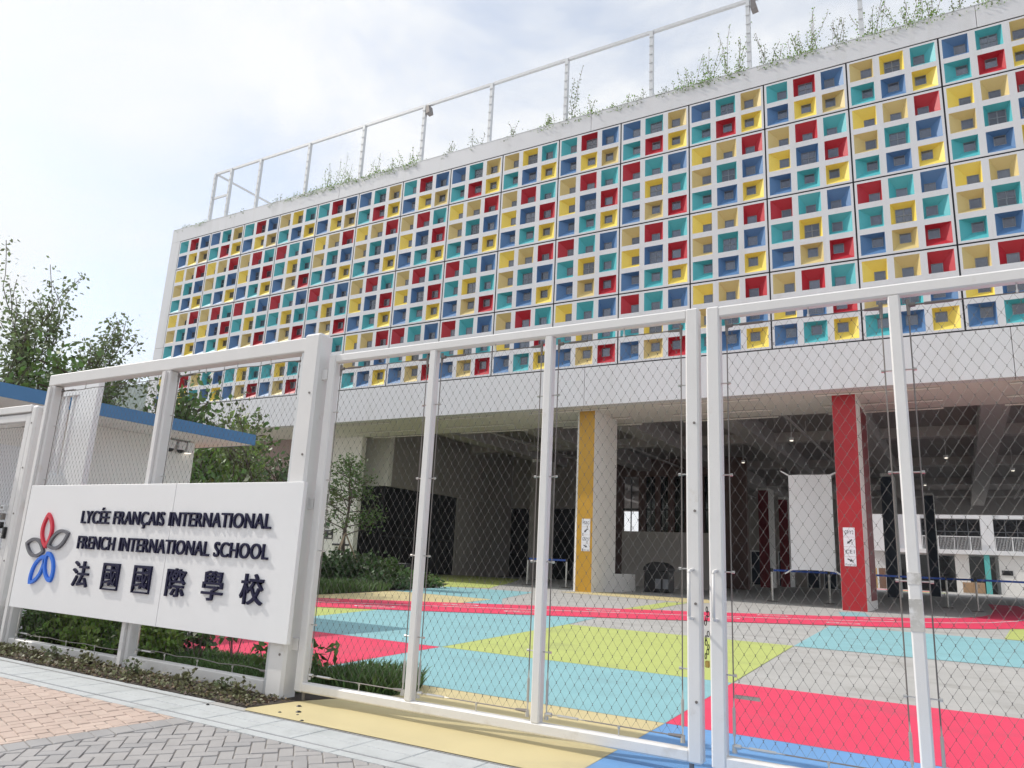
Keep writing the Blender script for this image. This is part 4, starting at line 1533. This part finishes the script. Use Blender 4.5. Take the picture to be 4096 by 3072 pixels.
# courtyard tree with stakes
ct = thing('courtyard_tree', 'small staked tree with layered branches in the courtyard shrub bed', 'tree', (-25.9, 28, 0))
mb, P = MB(), []
tp = [np.array([-25.9 + 0.05 * math.sin(k * 1.3), 28 + 0.04 * math.cos(k), 6.1 * k / 10]) for k in range(11)]
for k in range(10):
    mb.tube(tp[k], tp[k + 1], 0.13 * (1 - k / 11), 0.13 * (1 - (k + 1) / 11), 7, 0, False)
for k in range(26):
    f = 0.38 + 0.6 * k / 26
    z = 6.1 * f
    a = k * 2.4 + rng.normal() * 0.3
    L = (1.95 - 1.6 * (f - 0.38) / 0.6) * rng.uniform(0.75, 1.1)
    p = np.array([np.interp(z, [q[2] for q in tp], [q[0] for q in tp]), 28.0, z])
    d = np.array([math.cos(a), math.sin(a), 0.28])
    for j in range(5):
        d = d + rng.normal(size=3) * 0.16 + np.array([0, 0, 0.05])
        d /= np.linalg.norm(d)
        q = p + d * L / 5
        mb.tube(p, q, 0.035 - 0.005 * j, 0.03 - 0.005 * j, 4, 0, False)
        if j:
            for _ in range(2):
                e = d + rng.normal(size=3) * 0.7
                e /= np.linalg.norm(e)
                tw = q + e * 0.35
                mb.tube(q, tw, 0.014, 0.009, 3, 0, False)
                for _ in range(11):
                    P.append(tw + rng.normal(size=3) * 0.15)
        p = q
mb.build('trunk', m_bark, ct, True)
quads('crown', leaves(np.array(P), 0.17, 0.25, 0.25), m_leaf, ct)
for dx, dy in ((-1.3, 0.3), (0.9, 0.8), (0.4, -1.2)):
    MB().tube((-25.9 + dx, 28 + dy, 0.02), (-25.9, 28, 2.5), 0.04, 0.04, 6).build('stake', m_stake, ct)
MB().tube((-25.9, 28, 1.0), (-25.9, 28, 1.25), 0.19, 0.19, 8).build('trunk_wrap', m_white, ct)


def shrub(label, c, rx, ry, h, n, leaf, m, group, name='shrub', stems=True):
    t = thing(name, label, 'shrub', (c[0], c[1], 0), group)
    k = int(n)
    a = rng.uniform(0, 2 * math.pi, k)
    rr = np.sqrt(rng.uniform(0, 1, k))
    lob = 1 + 0.25 * np.sin(3 * a + rng.uniform(0, 6)) + 0.15 * np.sin(5 * a)
    z = rng.uniform(0.05, 1, k) ** 0.7 * h * (1 - 0.55 * rr ** 2) * (1 + 0.22 * np.sin(4 * a + 9 * rr))
    P = np.stack([c[0] + rx * rr * lob * np.cos(a), c[1] + ry * rr * lob * np.sin(a), z], 1)
    if stems:
        mb = MB()
        for i in range(14):
            q = P[rng.integers(0, k)]
            mb.tube((c[0] + rng.normal() * rx * .25, c[1] + rng.normal() * ry * .25, 0.0), q, 0.012, 0.006, 4, 0, False)
        tag(mb.build('stems', m_twig, t), kind='stuff')
    quads('leaves', leaves(P, leaf, 0.2), m, t)
    return t


G1 = 'shrubs in the courtyard bed'
shrub('leafy shrub at the foot of the staked courtyard tree', (-25.2, 27.2), 1.8, 1.6, 1.5, 2600, 0.2, m_leafd, G1)
shrub('leafy shrub right of the staked courtyard tree', (-23.8, 28.6), 1.5, 1.5, 1.25, 2000, 0.2, m_leaf, G1)
shrub('low shrub at the right tip of the courtyard bed', (-24.0, 31.6), 1.0, 1.2, 0.7, 1300, 0.17, m_leaf, G1)
shrub('shrub left of the staked courtyard tree beside the gate post', (-26.6, 25.0), 1.8, 1.5, 1.4, 2400, 0.2, m_leafd, G1)
shrub('rear shrub behind the staked courtyard tree', (-27.2, 31), 2.2, 1.8, 1.5, 2400, 0.22, m_leafd, G1)
shrub('low dark shrub along the front of the courtyard bed', (-22.5, 27.0), 0.9, 1.8, 0.75, 1500, 0.16, m_leafd, G1)


def blades(name, pts, h, m, label, w=0.012):
    n = len(pts)
    d = rng.normal(size=(n, 2)) * 0.35
    H = h * rng.uniform(0.5, 1.15, n)
    a = rng.uniform(0, math.pi, n)
    wx, wy = np.cos(a) * w, np.sin(a) * w
    z0 = np.full(n, 0.01)
    p0 = np.stack([pts[:, 0] - wx, pts[:, 1] - wy, z0], 1)
    p1 = np.stack([pts[:, 0] + wx, pts[:, 1] + wy, z0], 1)
    tip = np.stack([pts[:, 0] + d[:, 0] * H, pts[:, 1] + d[:, 1] * H, H], 1)
    midp = (p0 + p1) / 2 * 0.45 + tip * 0.55
    midp[:, 2] = H * 0.72
    off = np.stack([wx * .8, wy * .8, np.zeros(n)], 1)
    V = np.concatenate([np.stack([p0, p1, midp + off, midp - off], 1), np.stack([midp - off, midp + off, tip + off * .1, tip - off * .1], 1)])
    o = quads(name, V, m)
    return tag(o, label, 'grass', kind='stuff')


def scatter(n, x0, x1, y0, y1, ok=None):
    P = np.stack([rng.uniform(x0, x1, n), rng.uniform(y0, y1, n)], 1)
    return P[ok(P)] if ok is not None else P


blades('lawn_grass', scatter(9000, -26.5, -19.9, 19.4, 26.5, lambda P: P[:, 0] < -20.1 - np.clip(P[:, 1] - 20.6, 0, 9) * 0.25), 0.42, m_grass, 'short lawn at the front of the courtyard bed', 0.022)
blades('fence_grass', scatter(9000, -9.3, -6.4, 6.42, 7.5), 0.15, m_grass, 'long dark grass behind the fence under the sign board')
blades('gate_grass', scatter(2300, -6.6, -5.6, 6.85, 7.85, lambda P: P[:, 0] < -5.5 - np.abs(P[:, 1] - 7.3) * 0.5), 0.25, m_grass, 'tuft of long grass behind the left corner of the gate')
mb = MB()
for k in range(7):
    y = 16.5 + k * 0.8
    mb.add([(-29, y, 0.03), (-20.6 - 0.12 * k, y, 0.03), (-20.6 - 0.12 * k, y + .6, 0.03), (-29, y + .6, 0.03)], [(0, 1, 2, 3)])
deck = thing('timber_deck', 'brown timber decking strip beside the lawn', 'deck', (-24, 19, 0))
for k in range(6):
    y = 20.9 + k * 0.42
    box('plank', m_wood, deck, -30, -20.75 - 0.32 * k * 0.0 - (0.2 * k), y - 2.3, y - 2.3 + 0.36, 0.025, 0.08)

# hedge behind the left fence bay, seedlings in the second bay, ground cover in front
for k, (x, h, m, lab) in enumerate([(-12.2, .62, m_leaf, 'hedge plant at the far left under the sign board'), (-11.45, .66, m_leafl, 'second hedge plant from the left under the sign board'), (-10.75, .64, m_leafl, 'bright green hedge plant in the middle of the left fence bay'), (-10.1, .66, m_leaf, 'dark hedge plant right of the bright one in the left fence bay'), (-9.55, .6, m_leafl, 'bright green hedge plant next to the middle fence post')]):
    shrub(lab, (x, 6.75 + 0.1 * (k % 2)), 0.5, 0.36, h, 1500, 0.075, m, 'hedge plants under the sign board', 'hedge_plant')
shrub('dark hedge mass behind the left fence bay', (-11.2, 7.4), 1.9, 0.4, 0.8, 4200, 0.085, m_leafd, 'hedge plants under the sign board', 'hedge_plant')
for x, y, h, lab in ((-8.75, 6.9, .55, 'leafy seedling next to the middle fence post'), (-8.3, 7.1, .6, 'tall leafy seedling left of centre in the second bay'), (-7.55, 7.0, .5, 'leafy seedling right of centre in the second bay'), (-6.95, 6.75, .5, 'leafy seedling close to the thick gate post'), (-6.75, 7.1, .45, 'small seedling behind the one by the thick gate post')):
    t = thing('seedling', lab, 'plant', (x, y, 0), 'seedlings in the second fence bay')
    mb = MB()
    P = []
    for s in range(4):
        a = rng.uniform(0, 6.28)
        tip = np.array([x + .12 * math.cos(a), y + .12 * math.sin(a), h * rng.uniform(.6, 1)])
        mb.tube((x, y, 0), tip, 0.008, 0.005, 4, 0, False)
        for _ in range(9):
            P.append(tip + rng.normal(size=3) * [0.06, 0.06, 0.05])
    tag(mb.build('stems', m_twig, t), kind='stuff')
    quads('leaves', leaves(np.array(P), 0.13, 0.5, 0.3, 0.3), m_leaf, t)

n = 2600
px = rng.uniform(-13.5, -6.25, n)
py = rng.uniform(5.58, 6.1, n)
clump = 0.5 + 0.5 * np.sin(px * 3.1 + np.sin(px * 1.3) * 2)
pz = 0.015 + rng.uniform(0, 1, n) ** 1.5 * (0.015 + 0.05 * clump) * np.where(py > 5.7, 1, .6)
tag(quads('ground_cover', leaves(np.stack([px, py, pz], 1), 0.042, 0.35, 0.45), m_leafb), 'low bronze green ground cover in the strip before the fence', 'ground cover', kind='stuff')
n = 3000
tag(quads('leaf_litter', leaves(np.stack([rng.uniform(-13.5, -6.2, n), rng.uniform(5.56, 6.14, n), rng.uniform(.013, .03, n)], 1), 0.04, 0.75, 0.4), m_litter), 'dead brown leaves lying in the strip before the fence', 'leaf litter', kind='stuff')
for k, (x, y) in enumerate(((-12.4, 5.95), (-11.2, 5.9), (-10.2, 5.92), (-9.7, 6.0), (-8.6, 5.9), (-7.7, 5.92), (-7.05, 5.95), (-6.7, 5.88))):
    t = thing('creeper_sprig', ['leftmost', 'second', 'third', 'fourth', 'fifth', 'sixth', 'seventh', 'rightmost'][k] + ' of the small sprigs standing up from the ground cover strip', 'plant', (x, y, 0), 'sprigs in the ground cover strip')
    mb, P = MB(), []
    for s in range(6):
        tip = np.array([x + rng.normal() * .09, y + rng.normal() * .06, rng.uniform(.07, .17)])
        mb.tube((x, y, 0), tip, 0.004, 0.003, 3, 0, False)
        for f in (.5, .7, .85, 1.0):
            for _ in range(3):
                P.append(np.array([x, y, 0]) * (1 - f) + tip * f + rng.normal(size=3) * .02)
    tag(mb.build('stems', m_twig, t), kind='stuff')
    quads('leaves', leaves(np.array(P), 0.045, 0.2, 0.4), m_leafb if k % 2 else m_leafo, t)
labs = ['largest dark pebble on the yellow apron', 'dark pebble on the yellow apron nearest the gate post', 'small dark pebble left of the largest one', 'dark pebble on the joint between the apron and the slabs', 'tiny dark pebble beside the largest one', 'dark pebble lying on the granite slabs']
for (x, y, r), lab in zip(((-5.7, 5.75, .03), (-5.9, 5.95, .028), (-5.82, 5.62, .02), (-5.4, 5.5, .022), (-5.62, 5.66, .016), (-6.6, 5.4, .018)), labs):
    mb = MB()
    mb.dome((x, y, 0.004), r, r * .6, 8, 3)
    o = mb.build('pebble', m_black, None, True)
    tag(o, lab, 'pebble', 'loose pebbles by the gate')

# ================================================================== AIR
hz_ = MB().box(-2900, 1600, -1600, 1600, -3.5, 420).build('haze', None)
hz_.data.materials.clear()
hm = bpy.data.materials.new('haze_air')
hm.use_nodes = True
hn = hm.node_tree.nodes
hn.remove(hn['Principled BSDF'])
pv = hn.new('ShaderNodeVolumePrincipled')
pv.inputs['Color'].default_value = (0.82, 0.9, 1.0, 1)
pv.inputs['Density'].default_value = 0.0003
pv.inputs['Anisotropy'].default_value = 0.2
hm.node_tree.links.new(pv.outputs['Volume'], hn['Material Output'].inputs['Volume'])
hz_.data.materials.append(hm)
tag(hz_, 'thin bluish haze in the air over the far hills', 'haze', kind='stuff')
SC.cycles.volume_bounces = 0
SC.cycles.volume_max_steps = 64
